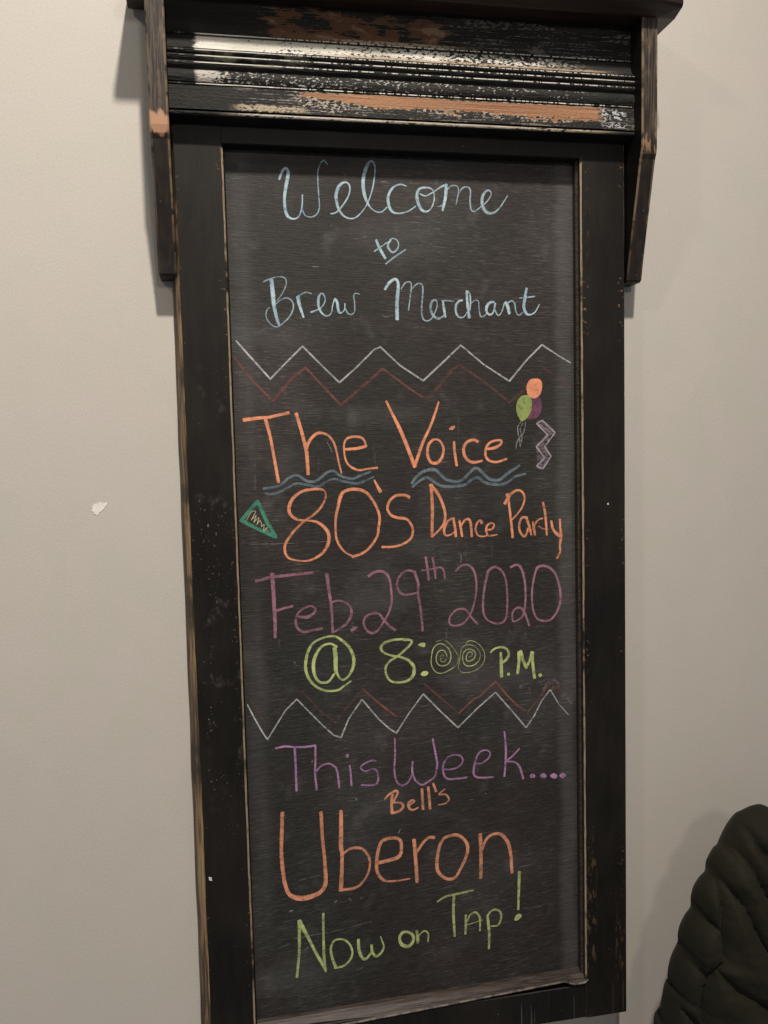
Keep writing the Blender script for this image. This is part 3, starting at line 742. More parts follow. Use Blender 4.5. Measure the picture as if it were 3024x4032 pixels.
  (0.12, 0, [3388.3,519.8,40.7,3393.6,827.7,40.8]),
  (0.12, 1, [904.6,2580.9,35.5,1049.5,2509.8,35.6,1216.9,2497.7,23.8]),
  (0.15, 1, [1996.6,2352,19.4,2119.4,2351.5,24.3,2316.1,2386.8,19.6]),
  (0.14, 1, [2178.1,2015.1,17,2264.9,1996.3,17]),
  (0.2, 1, [4473.5,7522.6,32.3,4563.4,7493.5,29.4,4653.6,7457,23.6]),
  (0.25, 0, [4619.5,7548.5,20.6,4621.8,7606.7,20.6]),
  (0.2, 1, [4780.4,7517.6,29.6,4802.8,7533.9,32.5]),
  (0.18, 1, [4758.3,7479.6,29.5,4848.7,7464.8,35.5]),
  (0.25, 1, [4832.2,7601.6,38.5,4908.8,7491.2,44.5,5029.8,7486,44.6,5059.1,7590.3,35.7]),
  (0.18, 0, [5119,7682.7,89.6,5270.4,7812.1,90]),
  (0.2, 1, [4954.2,7480.2,29.7,4983.7,7555.2,32.7,4952.8,7611.1,23.8]),
  (0.12, 0, [3869,7489.7,20.3,3897.4,7542.1,20.3]),
  (0.14, 0, [3407.5,6612.6,28.4,3407.9,6739.3,28.4]),
  (0.14, 0, [4573.5,6688.2,29.2,4574.7,6831.6,29.2]),
  (0.14, 0, [2095.5,6445.1,41.2,2091.3,6596.2,41.2]),
 ]),
 ('chalk_triangle', 'thick green triangle outline', 'green', [
  (1, 0, [873.1,4749.1,58.2,651.6,4994.8,58,852.6,5111.1,52.2,1096.6,5233.4,58.8,992.7,5039.5,58.5,873.1,4749.1,58.2]),
 ]),
 ('chalk_scribble', 'cream scribble inside the green triangle', 'cream', [
  (0.75, 0, [716.7,4997.4,9.2,784.4,4889.1,10.7,833.7,4870.9,12.2,845.3,4886.8,12.3,780.5,4996.9,10.7,804.3,4970.1,10.7,851.3,4933.3,10.7,812.8,5029.1,12.3,873,4965.1,10.7,884.9,4973.3,12.3,851.3,5061.6,12.3,899.2,5001.7,12.3,916.2,5039.5,12.3,908.3,5090.3,12.3,949.2,5056.3,12.3,939.9,5148.9,12.3,987.6,5098.2,12.3,977.2,5131.9,12.3,1004.1,5151.7,9.3]),
 ]),
 ('chalk_word', 'large orange numerals beside the green triangle', 'orange', [
  (0.88, 1, [1749.4,4629.2,25,1718.4,4618.8,37.5,1624.9,4612.6,40.5,1468.5,4638.4,43.4,1341.8,4727.2,49.5,1283.7,4849.3,52.6,1303.8,4943.3,49.6,1394.5,5012.3,37.3,1533.9,5030.4,28.1,1658,5058.9,40.7,1765.1,5149.7,50.3,1809,5261.7,53.5,1773.3,5401.9,47.3,1675.7,5507.6,40.9,1516.9,5570.8,31.4,1361.3,5558.4,25,1253.8,5518.6,34.3,1210.6,5422.7,40.4,1229.6,5314.2,40.4,1327,5178,40.4]),
  (0.68, 1, [1327,5178,37.3,1471.2,5043.5,37.4,1630.4,4940.4,37.5,1727.5,4834.6,34.4,1777.8,4727,28.2,1772.3,4648.7,25,1741.7,4625.9,21.9]),
  (0.92, 1, [1999.5,4679.9,47.2,2079.7,4640.3,47.3,2206.8,4635.1,50.6,2332.9,4683.5,44.4,2410.3,4780.9,44.5,2479.2,4910,41.5,2508.1,5038,41.6,2488.7,5164.3,41.6,2469.8,5274.8,38.4,2377.7,5414,41.6,2263,5504.1,41.5,2117.9,5548,44.6]),
  (0.9, 1, [2015.8,4664.8,47.2,1979.3,4726.3,56.6,1947.5,4842.8,47.2,1911.9,4982.8,40.9,1898.9,5155.3,34.7,1910.6,5297.7,34.7,1962.8,5410.7,34.8,2039.8,5493.5,28.6,2149.8,5549.6,25.5]),
  (0.92, 1, [2927.5,4767.4,51.5,2863.1,4736.5,45,2749.6,4737.4,41.7,2659.2,4797.7,41.6,2619.5,4899.4,41.6,2654.5,4988.1,41.7,2742.3,5039.3,45,2871.9,5060.5,41.9,2935.6,5127,38.8,2966.2,5216.4,38.9,2939.2,5327.5,38.9,2831.3,5402.8,35.6,2684.1,5436.1,35.4,2530.3,5433.8,38.5]),
  (0.98, 1, [2446,4517,25.4,2491.7,4609.9,44.5,2528.5,4677.5,60.5]),
 ]),
 ('chalk_word', 'narrow orange word right of the large numerals', 'orange', [
  (0.9, 1, [3240.4,4609.3,58,3238.7,4687.9,49.3,3248.9,4903.2,52.3,3241.5,5118.5,49.5,3232.9,5319.8,49.6]),
  (0.9, 1, [3222.7,4608.8,52.2,3297.6,4689.9,55.2,3354.8,4777.9,46.6,3404,4909,46.7,3427.1,5010.7,43.8,3414.5,5125.5,41,3360.9,5209.9,35.1,3232.7,5327,29.2]),
  (0.85, 1, [3556.6,5080.7,32.3,3481.8,5099.4,35.2,3428.5,5169.4,41,3407.5,5255.2,41,3433,5314.1,32.3,3507.7,5302.9,26.4,3568.1,5262.1,23.5]),
  (0.88, 1, [3541.7,5080.1,38.1,3562,5189.4,41.1,3574.2,5334.8,47.1]),
  (0.88, 1, [3630.5,5119.8,35.3,3646.5,5221.9,41.2,3663.8,5338.8,38.3]),
  (0.85, 1, [3651.5,5193.1,29.4,3705.3,5115.6,35.3,3765.5,5103.5,41.3,3791.4,5169.9,41.3,3803.3,5344.9,41.4]),
  (0.85, 1, [3952.6,5162,50.4,3923.1,5124.4,38.5,3877,5173.4,32.6,3860.5,5260,32.6,3896.9,5334.4,29.7,3972.2,5352.3,23.8,4025.3,5340,20.8]),
  (0.8, 1, [4003.9,5258.8,26.7,4094.9,5255.4,32.8,4129.2,5198.4,26.8,4096.3,5167.9,26.8,4035.3,5194.5,35.7,4011.4,5266.4,35.7,4040.5,5340.7,29.8,4108.7,5343.7,23.8,4172.7,5334.8,17.9]),
 ]),
 ('chalk_word', 'narrow orange word at the right edge', 'orange', [
  (0.9, 1, [4330.2,4775.7,59.6,4351.1,4915,38.8,4371.5,5091.2,41.9,4391.8,5282.6,42,4398.1,5385.7,42]),
  (0.88, 1, [4290.2,4905.5,53.7,4337,4834.2,53.7,4391.4,4763.2,44.8,4483.6,4722.6,38.9,4559.8,4761.7,35.9,4581.7,4850.2,33,4541.8,4966,30,4463.7,5065.6,27,4386.2,5135.8,29.9]),
  (0.85, 1, [4616.8,5115.6,42.1,4539.9,5112.6,39.1,4500.3,5199.1,39.1,4506.7,5302.2,39.1,4567.3,5378.5,42.2,4614.3,5321.6,33.2,4622.7,5263,30.1]),
  (0.85, 1, [4601.4,5115,45.1,4646.2,5234.5,42.2,4675.6,5361.1,33.2]),
  (0.85, 1, [4700.9,5177.9,30.2,4715.4,5266.9,45.3,4729.7,5363.5,39.3]),
  (0.7, 1, [4715.7,5237.4,36.2,4770.8,5158.6,30.2,4848.7,5130.7,27.2]),
  (0.88, 1, [4854.2,4911.4,39.3,4880.7,5037.6,42.4,4894.7,5185.7,39.4,4905.1,5371.1,33.4]),
  (0.65, 1, [4785.4,5240.3,21.2,4847,5279.8,24.2,4924.7,5293.5,21.3]),
  (0.95, 1, [4975.8,5174.2,39.5,4995,5278.7,42.6,5048.9,5355.1,51.8,5118.9,5402.7,55]),
  (0.9, 1, [5105.6,5157.3,36.6,5109.1,5283.5,36.6,5119.1,5387.9,51.9,5102.2,5521,36.7,5101.2,5625.2,33.7,5053.3,5712.3,30.6]),
 ]),
 ('chalk_word', 'dusty pink date at left', 'rose', [
  (0.9, 1, [1033.4,5720.8,58.8,1040.4,5943.9,59,1043.9,6182.4,59.1,1048.5,6391.8,53.3,1041.9,6586.2,44.5]),
  (0.7, 1, [812,5809.7,46.8,1014.1,5771.6,50,1308.3,5750,44.4,1575.2,5734.2,44.7]),
  (0.82, 1, [1049.5,6235,50.3,1146,6203.5,38.5,1287,6174.5,41.6]),
  (0.8, 1, [1348.8,6320.8,38.8,1482,6336.6,50.9,1572.9,6289.5,39]),
  (0.66, 1, [1572.9,6289.5,39,1597.1,6230.7,36,1531.3,6189.1,29.9,1426.2,6220.4,32.8,1349.8,6290.8,35.8,1324.2,6394.4,41.8,1350.9,6486.3,41.8,1431,6536.8,41.9,1550.8,6522,39,1678.6,6504.6,42.2]),
  (0.78, 1, [1765.2,5766.6,53.9,1784.1,5985.6,51.1,1808.7,6167.9,45.2,1818,6365.1,42.2,1819.5,6569.8,39.3]),
  (0.7, 1, [1809,6160.4,36.1,1892.5,6135.1,33.2,1982.4,6155.5,33.3,2071.1,6229,36.4,2083.3,6336,45.5,2027.4,6438.9,42.5,1942,6509.5,36.4,1819.5,6569.8,30.2]),
  (0.7, 2, [2062,6555.3,15.2,2085.8,6518.8,15.2,2124.3,6503,15.2,2166.6,6516.4,15.2,2122.8,6559.3,15.2,2076.8,6571.5,15.2]),
  (0.85, 1, [2333,5826.7,48.6,2402.9,5777.3,45.6,2495.1,5763.8,45.7,2571,5793.6,42.8,2622.7,5880.1,39.8,2642.1,6033.7,36.8,2646,6186.8,36.9,2603.8,6337.4,33.8,2523.3,6470.4,33.8]),
  (0.68, 1, [2523.3,6470.4,33.8,2443.6,6580.2,36.8,2365.9,6613.4,39.9,2290.4,6570.2,36.7,2247.2,6468.1,33.6,2280.2,6378.6,36.6,2373,6341.6,39.8,2464.8,6351.9,39.8,2524.3,6432.1,39.9,2599.2,6521.2,43.1,2690.3,6596.3,46.3]),
  (0.72, 1, [2988.4,5800.1,37,2895.7,5775.4,36.9,2802,5805.7,36.9,2737.9,5901.5,39.9,2728,5992.7,40,2779.9,6087.4,37,2872.5,6111,34,2997.5,6092.1,31]),
  (0.74, 1, [2980.3,5815,46.3,3023.8,5963,43.3,3020.4,6116.4,40.3,3047.6,6302.8,40.4,3067,6489.3,40.5,3071.8,6629,37.4]),
 ]),
 ('chalk_word', 'small dusty pink raised ordinal letters', 'rose', [
  (0.78, 1, [3138.3,5599.7,38,3157.5,5738.2,38,3175.8,5920.4,35.2]),
  (0.78, 1, [3234.2,5611.6,35.1,3260.4,5772.4,38.1,3272.6,5903.8,35.3]),
  (0.7, 1, [3075.3,5784.6,26.3,3186.3,5775.9,26.4,3275.5,5761.6,29.3,3349.9,5755.2,32.3,3393.5,5808.3,35.3,3406.4,5911,35.4]),
 ]),
 ('chalk_word', 'dusty pink year figures at right', 'rose', [
  (0.75, 1, [3565.1,5817.2,35.5,3633.7,5755.1,35.5,3716.7,5737.3,38.5,3791.3,5777.7,38.6,3842.4,5875.6,38.7,3857.8,6037.9,35.8,3844.7,6184.3,32.9,3804.1,6344,32.9,3741.3,6472.9,32.9,3649,6563,35.8,3543.1,6585.7,32.8,3461.1,6551,29.7,3470.5,6456.1,32.7,3547.1,6372.6,32.7,3637.8,6351.6,35.7,3712.7,6382.7,35.8,3786.4,6490.5,32.9,3868.3,6584.4,36]),
  (0.78, 1, [4024.7,5855.7,44.8,4086.4,5800.1,44.9,4162.7,5796.6,39,4245.7,5867.2,33.1,4289.9,5987.7,33.1,4307.3,6166.4,33.2,4304.6,6359.2,33.3,4290.2,6507,33.3,4227.5,6585,33.3,4120,6588.5,33.2,4013.8,6534.3,33.1,3954.6,6427,36,3954.9,6220.1,38.9,3983.9,6030.1,41.9,4032.5,5841.4,41.9]),
  (1, 1, [4361.6,5806.7,36.1,4438.9,5773.7,39.2,4500.2,5799,42.3,4545.2,5897.6,42.4,4571.5,6017.7,39.4]),
  (0.82, 1, [4571.5,6017.7,39.4,4579.7,6226.5,36.5,4562,6404.4,33.5,4521.7,6521.4,30.5,4397.1,6580.8,27.3,4380.1,6467.9,30.3,4430.5,6396.5,36.4,4507.9,6393.7,36.5,4568.8,6479.5,36.6,4628.8,6655.4,33.6]),
  (0.85, 1, [4747.3,5848.7,45.6,4825.6,5808,45.7,4919,5827.7,42.7,5012.2,5907,42.9,5065.9,6029.5,43,5100.5,6196.3,40,5094.2,6361.3,40.1,5037.8,6493.3,40.1,4942.4,6592.7,36.9,4832.5,6597.8,36.8,4739.2,6549.9,33.7,4686.3,6411.9,33.6,4672.8,6231.8,33.5,4690.5,6054,33.5,4747.3,5848.7,39.5]),
 ]),
 ('chalk_symbol', 'lime green at-sign', 'lime', [
  (0.82, 1, [2052.4,7257,24.9,1954.3,7318.8,30.4,1870.5,7367.7,35.8,1747.3,7371.8,35.7,1625.8,7334.6,38.3,1506.9,7228.8,40.9,1443.8,7086.7,46.2,1441.4,6949.4,46.2,1479.8,6801.6,43.4,1550.5,6697.1,38,1674.1,6637.1,32.7,1824,6619.7,35.5,1931.6,6675,41.1,2038,6785.5,46.8,2095.9,6927.7,52.4,2092.9,7038.2,49.7,2055.8,7132.5,41.4,1998.8,7204.4,35.9,1943,7232,33.1,1895.8,7203.5,33,1863.7,7131.9,35.7,1844.8,7075.2,32.9]),
  (0.95, 1, [1867.2,6773.7,46.6,1820.6,6736.2,38.3,1766.7,6718.7,32.8,1670.8,6746.4,38.1,1593.5,6837,49,1549.2,6957.2,54.5,1545.4,7080.5,51.8,1588.9,7207.6,43.7,1669.1,7252.4,38.3,1751.4,7233.9,38.4,1822.3,7142.6,33]),
  (0.95, 1, [1839.6,6785.6,65.7,1849.6,6910.1,65.8,1846,7033.9,65.9,1850,7130.9,52.2]),
 ]),
 ('chalk_word', 'lime green hour figure with colon and two spiral zeros', 'lime', [
  (0.8, 1, [2873.8,6738.5,39.3,2775.6,6724.9,36.4,2635.3,6729.4,39,2522.8,6763.4,41.7,2479.3,6829.9,44.5,2519.5,6895.3,36.2,2630.1,6944.9,33.5,2755.7,6974.8,36.5,2867.1,7031.8,45,2935.6,7128,56.4,2926,7239.8,53.6,2846.5,7311.1,45.1,2719.1,7329.3,36.5,2607.4,7299.7,36.4,2546.5,7211.1,36.4,2542.3,7099,39.1,2600.2,7019.5,36.3,2713.9,6957.9,36.4,2828.5,6868.1,39.3,2907.9,6789.7,39.3,2901.8,6747.4,33.7,2803.3,6740.7,33.6]),
  (0.95, 2, [3003.3,6821.4,14.1,3049.2,6796.5,14.1,3105.8,6803.2,14.1,3097.6,6855.9,14.1,3055.2,6848.8,14.1]),
  (0.95, 2, [3032.4,7240.7,14.2,3061.7,7200.7,14.2,3111.6,7197.4,14.2,3142.4,7220.8,14.2,3124.6,7254.8,14.2,3074.5,7267.9,14.2]),
  (0.5, 1, [3260.9,6792.7,14.2,3354.2,6775.1,12.8,3432.3,6811.4,14.2,3516.6,6916,14.3,3575.2,7019.2,14.3,3563.3,7117.5,14.3,3497.1,7183.6,14.3]),
  (0.8, 1, [3497.1,7183.6,14.3,3352,7243.6,18.5,3252.1,7222,17.1,3189.9,7118.5,17,3192.6,6991.9,17,3223.4,6881.5,17,3288.7,6829.7,17,3360.2,6834.6,17,3444.7,6911,18.5,3471.6,7011.8,18.5,3448.4,7095,17.1,3382.8,7139.7,20,3297,7126.4,19.9,3258.4,7053,18.5,3271.6,6969.4,17,3315.5,6923.1,17,3379.7,6931.8,17.1,3416.9,7015,14.2]),
  (0.5, 1, [3313.7,7007.6,14.2,3350.1,6982,17.1,3371,7011.7,14.2,3341.9,7030.8,14.2,3316,7036,12.8,3333.8,7079.6,12.8,3376.8,7082.7,12.8,3399,7049,10]),
  (0.55, 1, [3691.2,6843.1,14.3,3749.7,6811.7,14.3,3850.7,6846.9,14.4,3936.5,6945.2,14.4,3964,7046.8,14.4,3940.5,7145,14.4,3873.7,7211.4,14.4,3756.3,7259.7,15.8,3625.8,7252.8,15.8,3576.4,7189.4,15.8,3592.4,7105.4,15.8,3624.6,6923.5,15.7,3690.7,6871.4,14.3,3777.5,6877.4,14.4,3863.7,6940.1,14.4,3898.7,7027.9,14.4,3875.4,7111.7,14.4]),
  (0.8, 1, [3875.4,7111.7,14.4,3801.7,7163.3,18.7,3714.3,7171.2,20.1,3664.1,7139.1,18.7,3640.8,7066.4,17.2,3652.5,6982.1,17.2,3704,6936.1,15.8,3776.4,6941.1,17.2,3826.4,6994.4,17.3,3810.6,7064.4,18.7,3759.2,7096.2,20.1,3701.1,7096.3,17.2,3695.1,7027.7,17.2,3732.3,6973.5,17.2,3775.7,6983.7,17.2,3774.9,7026.3,14.4,3738.3,7045,11.5]),
 ]),
 ('chalk_word', 'small lime green letters with two full stops', 'lime', [
  (0.8, 1, [4049.6,7003,23.1,4112,6950.3,34.7,4215.1,6936,37.7,4295.6,6977.3,43.6,4316.6,7057.6,49.5,4271.4,7126,46.6,4211.8,7164.7,34.9]),
  (0.85, 1, [4199.3,7013.5,40.6,4204.6,7149.9,52.3,4206,7358,55.3]),
  (0.9, 1, [4298,7329,49.6,4320.2,7333.5,49.6]),
  (0.9, 0, [4446.3,7332.9,46.9,4467.8,7168.9,49.7,4472.6,7025.6,64.3]),
  (0.85, 0, [4495.1,7012.8,58.5,4523.3,7129.8,52.7,4573.8,7255.9,49.9,4627.2,7166.1,44,4666.1,7039.1,55.8]),
  (0.85, 1, [4670.5,7039.5,55.8,4671.8,7183.7,50,4699,7417.1,53.1]),
  (0.95, 1, [4771.4,7386.4,56.1,4792.6,7373.5,59.1]),
 ]),
 ('chalk_zigzag', 'lower white zigzag line', 'white', [
  (0.9, 1, [642.6,7472,20.2,713.6,7630.7,23.1,780.1,7769,23.2,847,7899,23.3,893.3,7971.3,23.3]),
  (0.62, 0, [893.3,7971.3,23.3,1145.3,7593.3,23.4,1303.4,7449.4,23.4,1477.5,7650.9,23.6,1647.4,7844.7,23.7,1790.5,7992.3,26.8,1893,8034.6,26.9]),
  (0.66, 0, [1893,8034.6,26.9,2004.1,7785.5,23.9,2196.1,7524.8,27,2422.4,7821.3,24.2,2569.8,7970.7,27.3,2668.3,8040.4,27.4,2848.2,7781.6,21.4,3062.3,7518.9,24.5,3309.6,7789.9,24.7,3553.9,8041.8,28,3841,7788.1,25,4113.3,7578.1,25.1,4348.3,7861.5,25.3,4563.5,8130.4,28.7,4685.1,7968.2,25.5,4801,7758.1,22.4,4932.7,7602.4,22.4,5061.1,7826.6,19.3,5207.2,7996.7,16.2]),
 ]),
 ('chalk_zigzag', 'faded red zigzag above the lower white one', 'red', [
  (0.3, 0, [658.5,7347.3,23,861.2,7740.7,29.1]),
  (0.16, 0, [861.2,7740.7,26.2,1225.6,7348.5,26.3,1385,7352.3,26.4]),
  (0.28, 0, [1385,7352.3,26.4,1624,7648.4,26.6,1825,7824.1,29.8]),
  (0.24, 0, [1825,7824.1,26.8,2009.6,7590.7,26.9,2199.5,7395.9,26.9]),
  (0.75, 0, [2208.9,7381.6,29.9,2428.1,7595,33.2,2670.9,7806.2,33.4]),
  (0.14, 0, [2670.9,7806.2,27.4,2883.2,7586.6,27.4,3055.8,7393.6,27.5]),
  (0.4, 0, [3086.7,7383.8,27.5,3343.9,7624.1,27.7,3567,7842.3,31.1]),
  (0.72, 0, [3567,7842.3,24.8,3780.3,7659.5,34.3,3875.4,7620.9,28.1,4115.6,7426.6,37.6]),
  (0.72, 0, [4115.6,7426.6,43.9,4287.4,7638.5,34.7,4445.2,7807.2,31.7]),
  (0.5, 0, [4445.2,7807.2,31.7,4588.8,7906.7,31.8,4769.1,7708.5,28.7,4933.7,7502.2,28.8]),
  (0.4, 1, [4868.1,7559.7,28.7,4950.3,7472.1,32,5014.8,7539.8,28.8,4997.8,7607.6,25.6,5080.2,7529.2,28.9,5056.6,7605.9,28.9]),
  (0.18, 0, [5079.5,7607.7,25.7,5257.6,7874.4,29.1]),
 ]),
 ('chalk_word', 'purple word at left above the large orange name', 'violet', [
  (1, 1, [999.9,8103.2,35.1,1124.3,8089.1,32.7,1248.1,8109.5,30.3,1397.7,8120.7,32.9,1536.1,8114.2,33.1]),
  (0.85, 1, [1254,8120.3,37.9,1258.5,8364.3,35.5,1259.4,8724.8,35.6]),
  (0.8, 1, [1535.9,8120.6,33.1,1529.6,8326,33.1,1521.1,8518.7,33.2,1535.8,8740.2,33.3]),
  (0.66, 1, [1537.4,8481.6,28.1,1602.7,8410.4,28.1,1717.4,8385.3,30.7,1810.8,8450,30.8]),
  (0.85, 1, [1810.8,8450,30.8,1833,8562.5,33.4,1847,8739.5,30.9]),
  (0.85, 1, [1998.8,8435.7,25.8,2012.2,8554.1,31,2016.3,8730.6,33.7]),
  (0.75, 1, [1964.3,8298.7,61.8,1979.6,8300.1,61.8]),
  (0.66, 1, [2370.5,8406.2,28.6,2306,8400.1,28.6,2214.8,8430.5,28.5,2151.6,8483.1,28.5,2211.9,8541.1,26,2315.8,8518.6,26,2373.3,8550.4,31.3,2396.5,8657.5,31.3,2361.9,8739.4,28.7,2258.1,8745.9,28.6,2155.3,8727.7,28.6]),
 ]),
 ('chalk_word', 'purple word followed by four dots', 'violet', [
  (0.7, 1, [2642.4,8112.5,27.2,2642.2,8333.7,30.6,2626.7,8554.1,30.7,2653.1,8727.9,30.8,2728.2,8795.5,30.8,2814.5,8761.2,27.5,2873.2,8664,30.9]),
  (0.85, 1, [2889.7,8468.3,30.8,2881.3,8613.3,34.3,2917.9,8737.2,31]),
  (0.68, 1, [2917.9,8737.2,31,3010.8,8815.5,31,3115.2,8774.2,31.1,3203,8713.9,31.2,3231,8613,31.1]),
  (0.9, 1, [3231,8613,31.1,3241.4,8527.8,34.6,3218.7,8370.6,34.5,3184.9,8170,31]),
  (0.68, 1, [3334.9,8623.2,27.8,3465.4,8632.4,27.8,3571,8594.1,31.4,3616.1,8520.4,31.4,3573.7,8447.1,27.9,3469.2,8432,27.8,3381.4,8472.1,31.2,3327.3,8570.6,34.7,3333.6,8692.2,34.7,3393,8767.4,34.8,3532.6,8777.8,31.4,3673,8774.4,31.5]),
  (0.74, 1, [3799.4,8590.1,28,3905.5,8582.8,28.1,4004,8513.8,28.2,4014.1,8436.3,28.1,3935,8402.8,28.1,3846,8446.7,31.5,3790.8,8580.5,35,3770.8,8717.9,35.1,3813.8,8783.1,35.1,3919.6,8802.4,31.7,4061.6,8807.8,31.8]),
  (0.85, 1, [4237,8160.4,28.2,4254.9,8397.6,35.4,4246.6,8606.8,35.4,4227.5,8815.4,31.9]),
  (0.78, 1, [4460.6,8425.4,28.4,4351.5,8529.1,31.9,4270,8591.5,31.9,4386.1,8620.2,32,4457,8697.3,35.6,4512.4,8879,35.7]),
  (0.82, 2, [4608.7,8839.1,17.9,4650.7,8813.2,17.9,4693.8,8844,17.9,4680.7,8878.1,17.9,4626.4,8876.2,17.9]),
  (0.82, 2, [4762.8,8854.3,18,4817.7,8824.3,18,4862.9,8860.7,18,4849.7,8898.4,18,4798.7,8898.7,18]),
  (0.85, 2, [4917.6,8866.1,18,4981.9,8840.5,18.1,5027.4,8880.5,18.1,5008.6,8919.6,18.1,4944.6,8907.9,18.1]),
  (0.85, 2, [5058.6,8880,18.1,5110.3,8849.5,18.1,5161.4,8893.8,18.1,5118.7,8930.5,18.1,5082.1,8914.4,18.1]),
 ]),
 ('chalk_word', 'small orange word above the large orange name', 'amber', [
  (0.9, 1, [2589.1,8910,47.9,2574.3,9028.6,47.9,2577.8,9166.5,51.4]),
  (0.9, 1, [2477.3,8967,23.9,2546.8,8905.6,37.6,2641.3,8863.9,41.1,2666,8900.7,34.2,2612.5,8998.3,37.7,2591.2,9033.8,27.4]),
  (0.9, 1, [2594.7,9030.8,30.8,2705.3,9042.4,37.8,2738.2,9097.6,44.7,2694.2,9153.2,44.7,2570.7,9179.6,41.1]),
  (0.9, 1, [2806.6,9104.8,37.9,2867.5,9068.1,34.5,2902.6,9037.3,31,2859.9,9024.2,34.4,2812.5,9070.9,41.3,2831.5,9142,41.4,2882.5,9164.7,31.1,2955.4,9137.9,22.5]),
  (0.9, 1, [3014.6,8876.2,44.9,3023.7,9171.2,45]),
  (0.9, 1, [3104.7,8859.5,45,3127.5,9173.6,45.1]),
  (0.9, 1, [3178.3,8815.1,34.6,3219.3,8931.8,45.1]),
  (0.75, 1, [3346.6,8910.1,20.9,3258.2,8979.1,27.8,3353.8,8989,34.8,3401.2,9063.5,31.4,3351.2,9119.1,24.4,3246.5,9130.7,20.9]),
 ]),
 ('chalk_word', 'largest orange word near the bottom', 'amber', [
  (0.78, 1, [1057.8,9004.5,57.7,1040.4,9282.7,57.8,1025.6,9562.2,55.2,1034.3,9788.8,60.9,1052,9989,61.1]),
  (0.95, 1, [1052,9989,61.1,1110.2,10166.5,61.3,1237.6,10242.6,83.9,1388.7,10244.8,81.4,1542.1,10192.8,67.6,1614.5,10087.5,64.8,1621.6,9945.4,61.9]),
  (0.75, 1, [1621.6,9945.4,61.9,1612.3,9702,53.3,1593.3,9415.7,53.1,1583.6,9054,55.7]),
  (0.98, 1, [1862,9069.8,56.1,1857.5,9275,61.8,1847.6,9572.8,70.4,1858.2,9688.2,56.4,1848.1,9944.5,59.4]),
  (0.85, 1, [1848.1,9944.5,59.4,1826.6,10207.3,68]),
  (0.78, 1, [1876.5,9683.2,36.7,1961.7,9628.8,39.6,2073.9,9620.4,45.3,2170.9,9667.5,45.5,2238,9790.3,42.8,2242,9906,34.2,2203.4,10031,37.1,2115.9,10142.8,42.8,2016,10195.1,45.6,1826.8,10200.1,42.5]),
  (0.95, 1, [2377.3,9871.7,60.1,2519.8,9852.6,60.3,2648.9,9824.5,63.3,2696.2,9757.7,54.7]),
  (0.85, 1, [2696.2,9757.7,51.8,2696.8,9613.2,51.8,2641.2,9549.1,54.5,2527.6,9536.1,54.4,2427.5,9567.9,54.3,2375.5,9662.6,54.3,2342.5,9846,57.2,2345.9,9990.7,54.4,2399.9,10098.5,51.7,2483.9,10152.3,37.4,2640.8,10164.5,28.9,2813.2,10156.7,21.8]),
  (0.9, 1, [2882.4,9596.1,61.3,2897.2,9825.5,58.8,2915.1,10217.8,56.4]),
  (0.85, 1, [2904.1,9812.9,48.1,2959.3,9725.5,48.1,3041.4,9627.6,45.5,3109,9588.4,50.9,3178.3,9600.3,53.7]),
  (0.88, 1, [3309.2,9631.3,45.8,3390.6,9600.1,51.3,3498.7,9596.2,54.1,3579.1,9641.8,51.5,3652.1,9738.1,54.4,3663.7,9847.9,54.5,3613.5,9991.4,51.7,3543.2,10118.8,46.3,3473.4,10219.1,49,3378.2,10234.5,51.6,3284.7,10182.3,54.2,3219.1,10093,56.7,3208.2,9970.1,56.6,3231.6,9811,53.9,3267.6,9693.9,51.2,3336.5,9607.5,45.8]),
  (0.78, 1, [3851.8,9625.2,62.8,3861.4,9871,62.9,3851.9,10279.3,54.9]),
  (0.8, 1, [3882.3,9846.2,49.3,3932.2,9729.5,49.3,4015.8,9657.3,49.3,4126.1,9649.3,52.2,4208.1,9706.3,60.6,4275.7,9823.5,58,4308.1,9991.7,55.4]),
  (0.9, 1, [4308.1,9991.7,52.6,4322.5,10254.7,50]),
 ]),
 ('chalk_word', 'lime green word at lower left, rising to the right', 'lime', [
  (0.75, 1, [1177.7,11373.8,41.7,1220.5,11033.9,44.2,1233.6,10743.9,51.9,1239.4,10566.1,62.2]),
  (0.85, 1, [1239.4,10566.1,62.2,1300.7,10713.3,59.8,1372.2,10869,46.9,1455.6,11067.1,47.1,1564.7,11283.3,55.2,1581.9,11352.8,23.7]),
  (0.68, 1, [1572.7,10504.4,39.1,1565.3,10749.2,39.2,1564.3,11082.5,44.6,1571.5,11270.8,47.3]),
  (0.8, 1, [1705.7,11317.1,34.3,1835.7,11302.3,37.1,1928.9,11228.2,37.1,1964.3,11125.6,34.5,1934.8,11013.9,34.4,1872,10938.1,34.3,1782.3,10905.7,31.6,1704.1,10928.3,34.2,1662.4,11029.4,39.4,1677.8,11165.5,44.8,1719.3,11292.2,50.2]),
  (0.85, 1, [2053.8,10949.8,45.1,2056.7,11084.7,50.5,2086.4,11196.7,47.9,2137.3,11251.2,45.3,2204.2,11200,40,2238.4,11150.8,45.4,2236.9,11056,40]),
  (0.78, 1, [2239.1,11123.8,40,2263.5,11194.9,42.7,2308.7,11228.3,45.5,2375.8,11183.7,40.2,2410.8,11107.3,32.1,2393.1,11023.7,24.1,2368.6,10946,18.7]),
 ]),
 ('chalk_word', 'tiny lime green two-letter word', 'lime', [
  (0.9, 1, [2766.7,10932.8,40.4,2686.7,10935.4,51.1,2642.5,11004,48.4,2669.5,11102.7,59.3,2761.7,11149.6,56.7,2836.7,11085.1,48.7,2832.2,10989.3,48.6,2766.6,10936.8,40.4]),
  (0.68, 1, [2893.6,10936.4,43.3,2904.7,11040,54.2,2903,11114.8,48.8]),
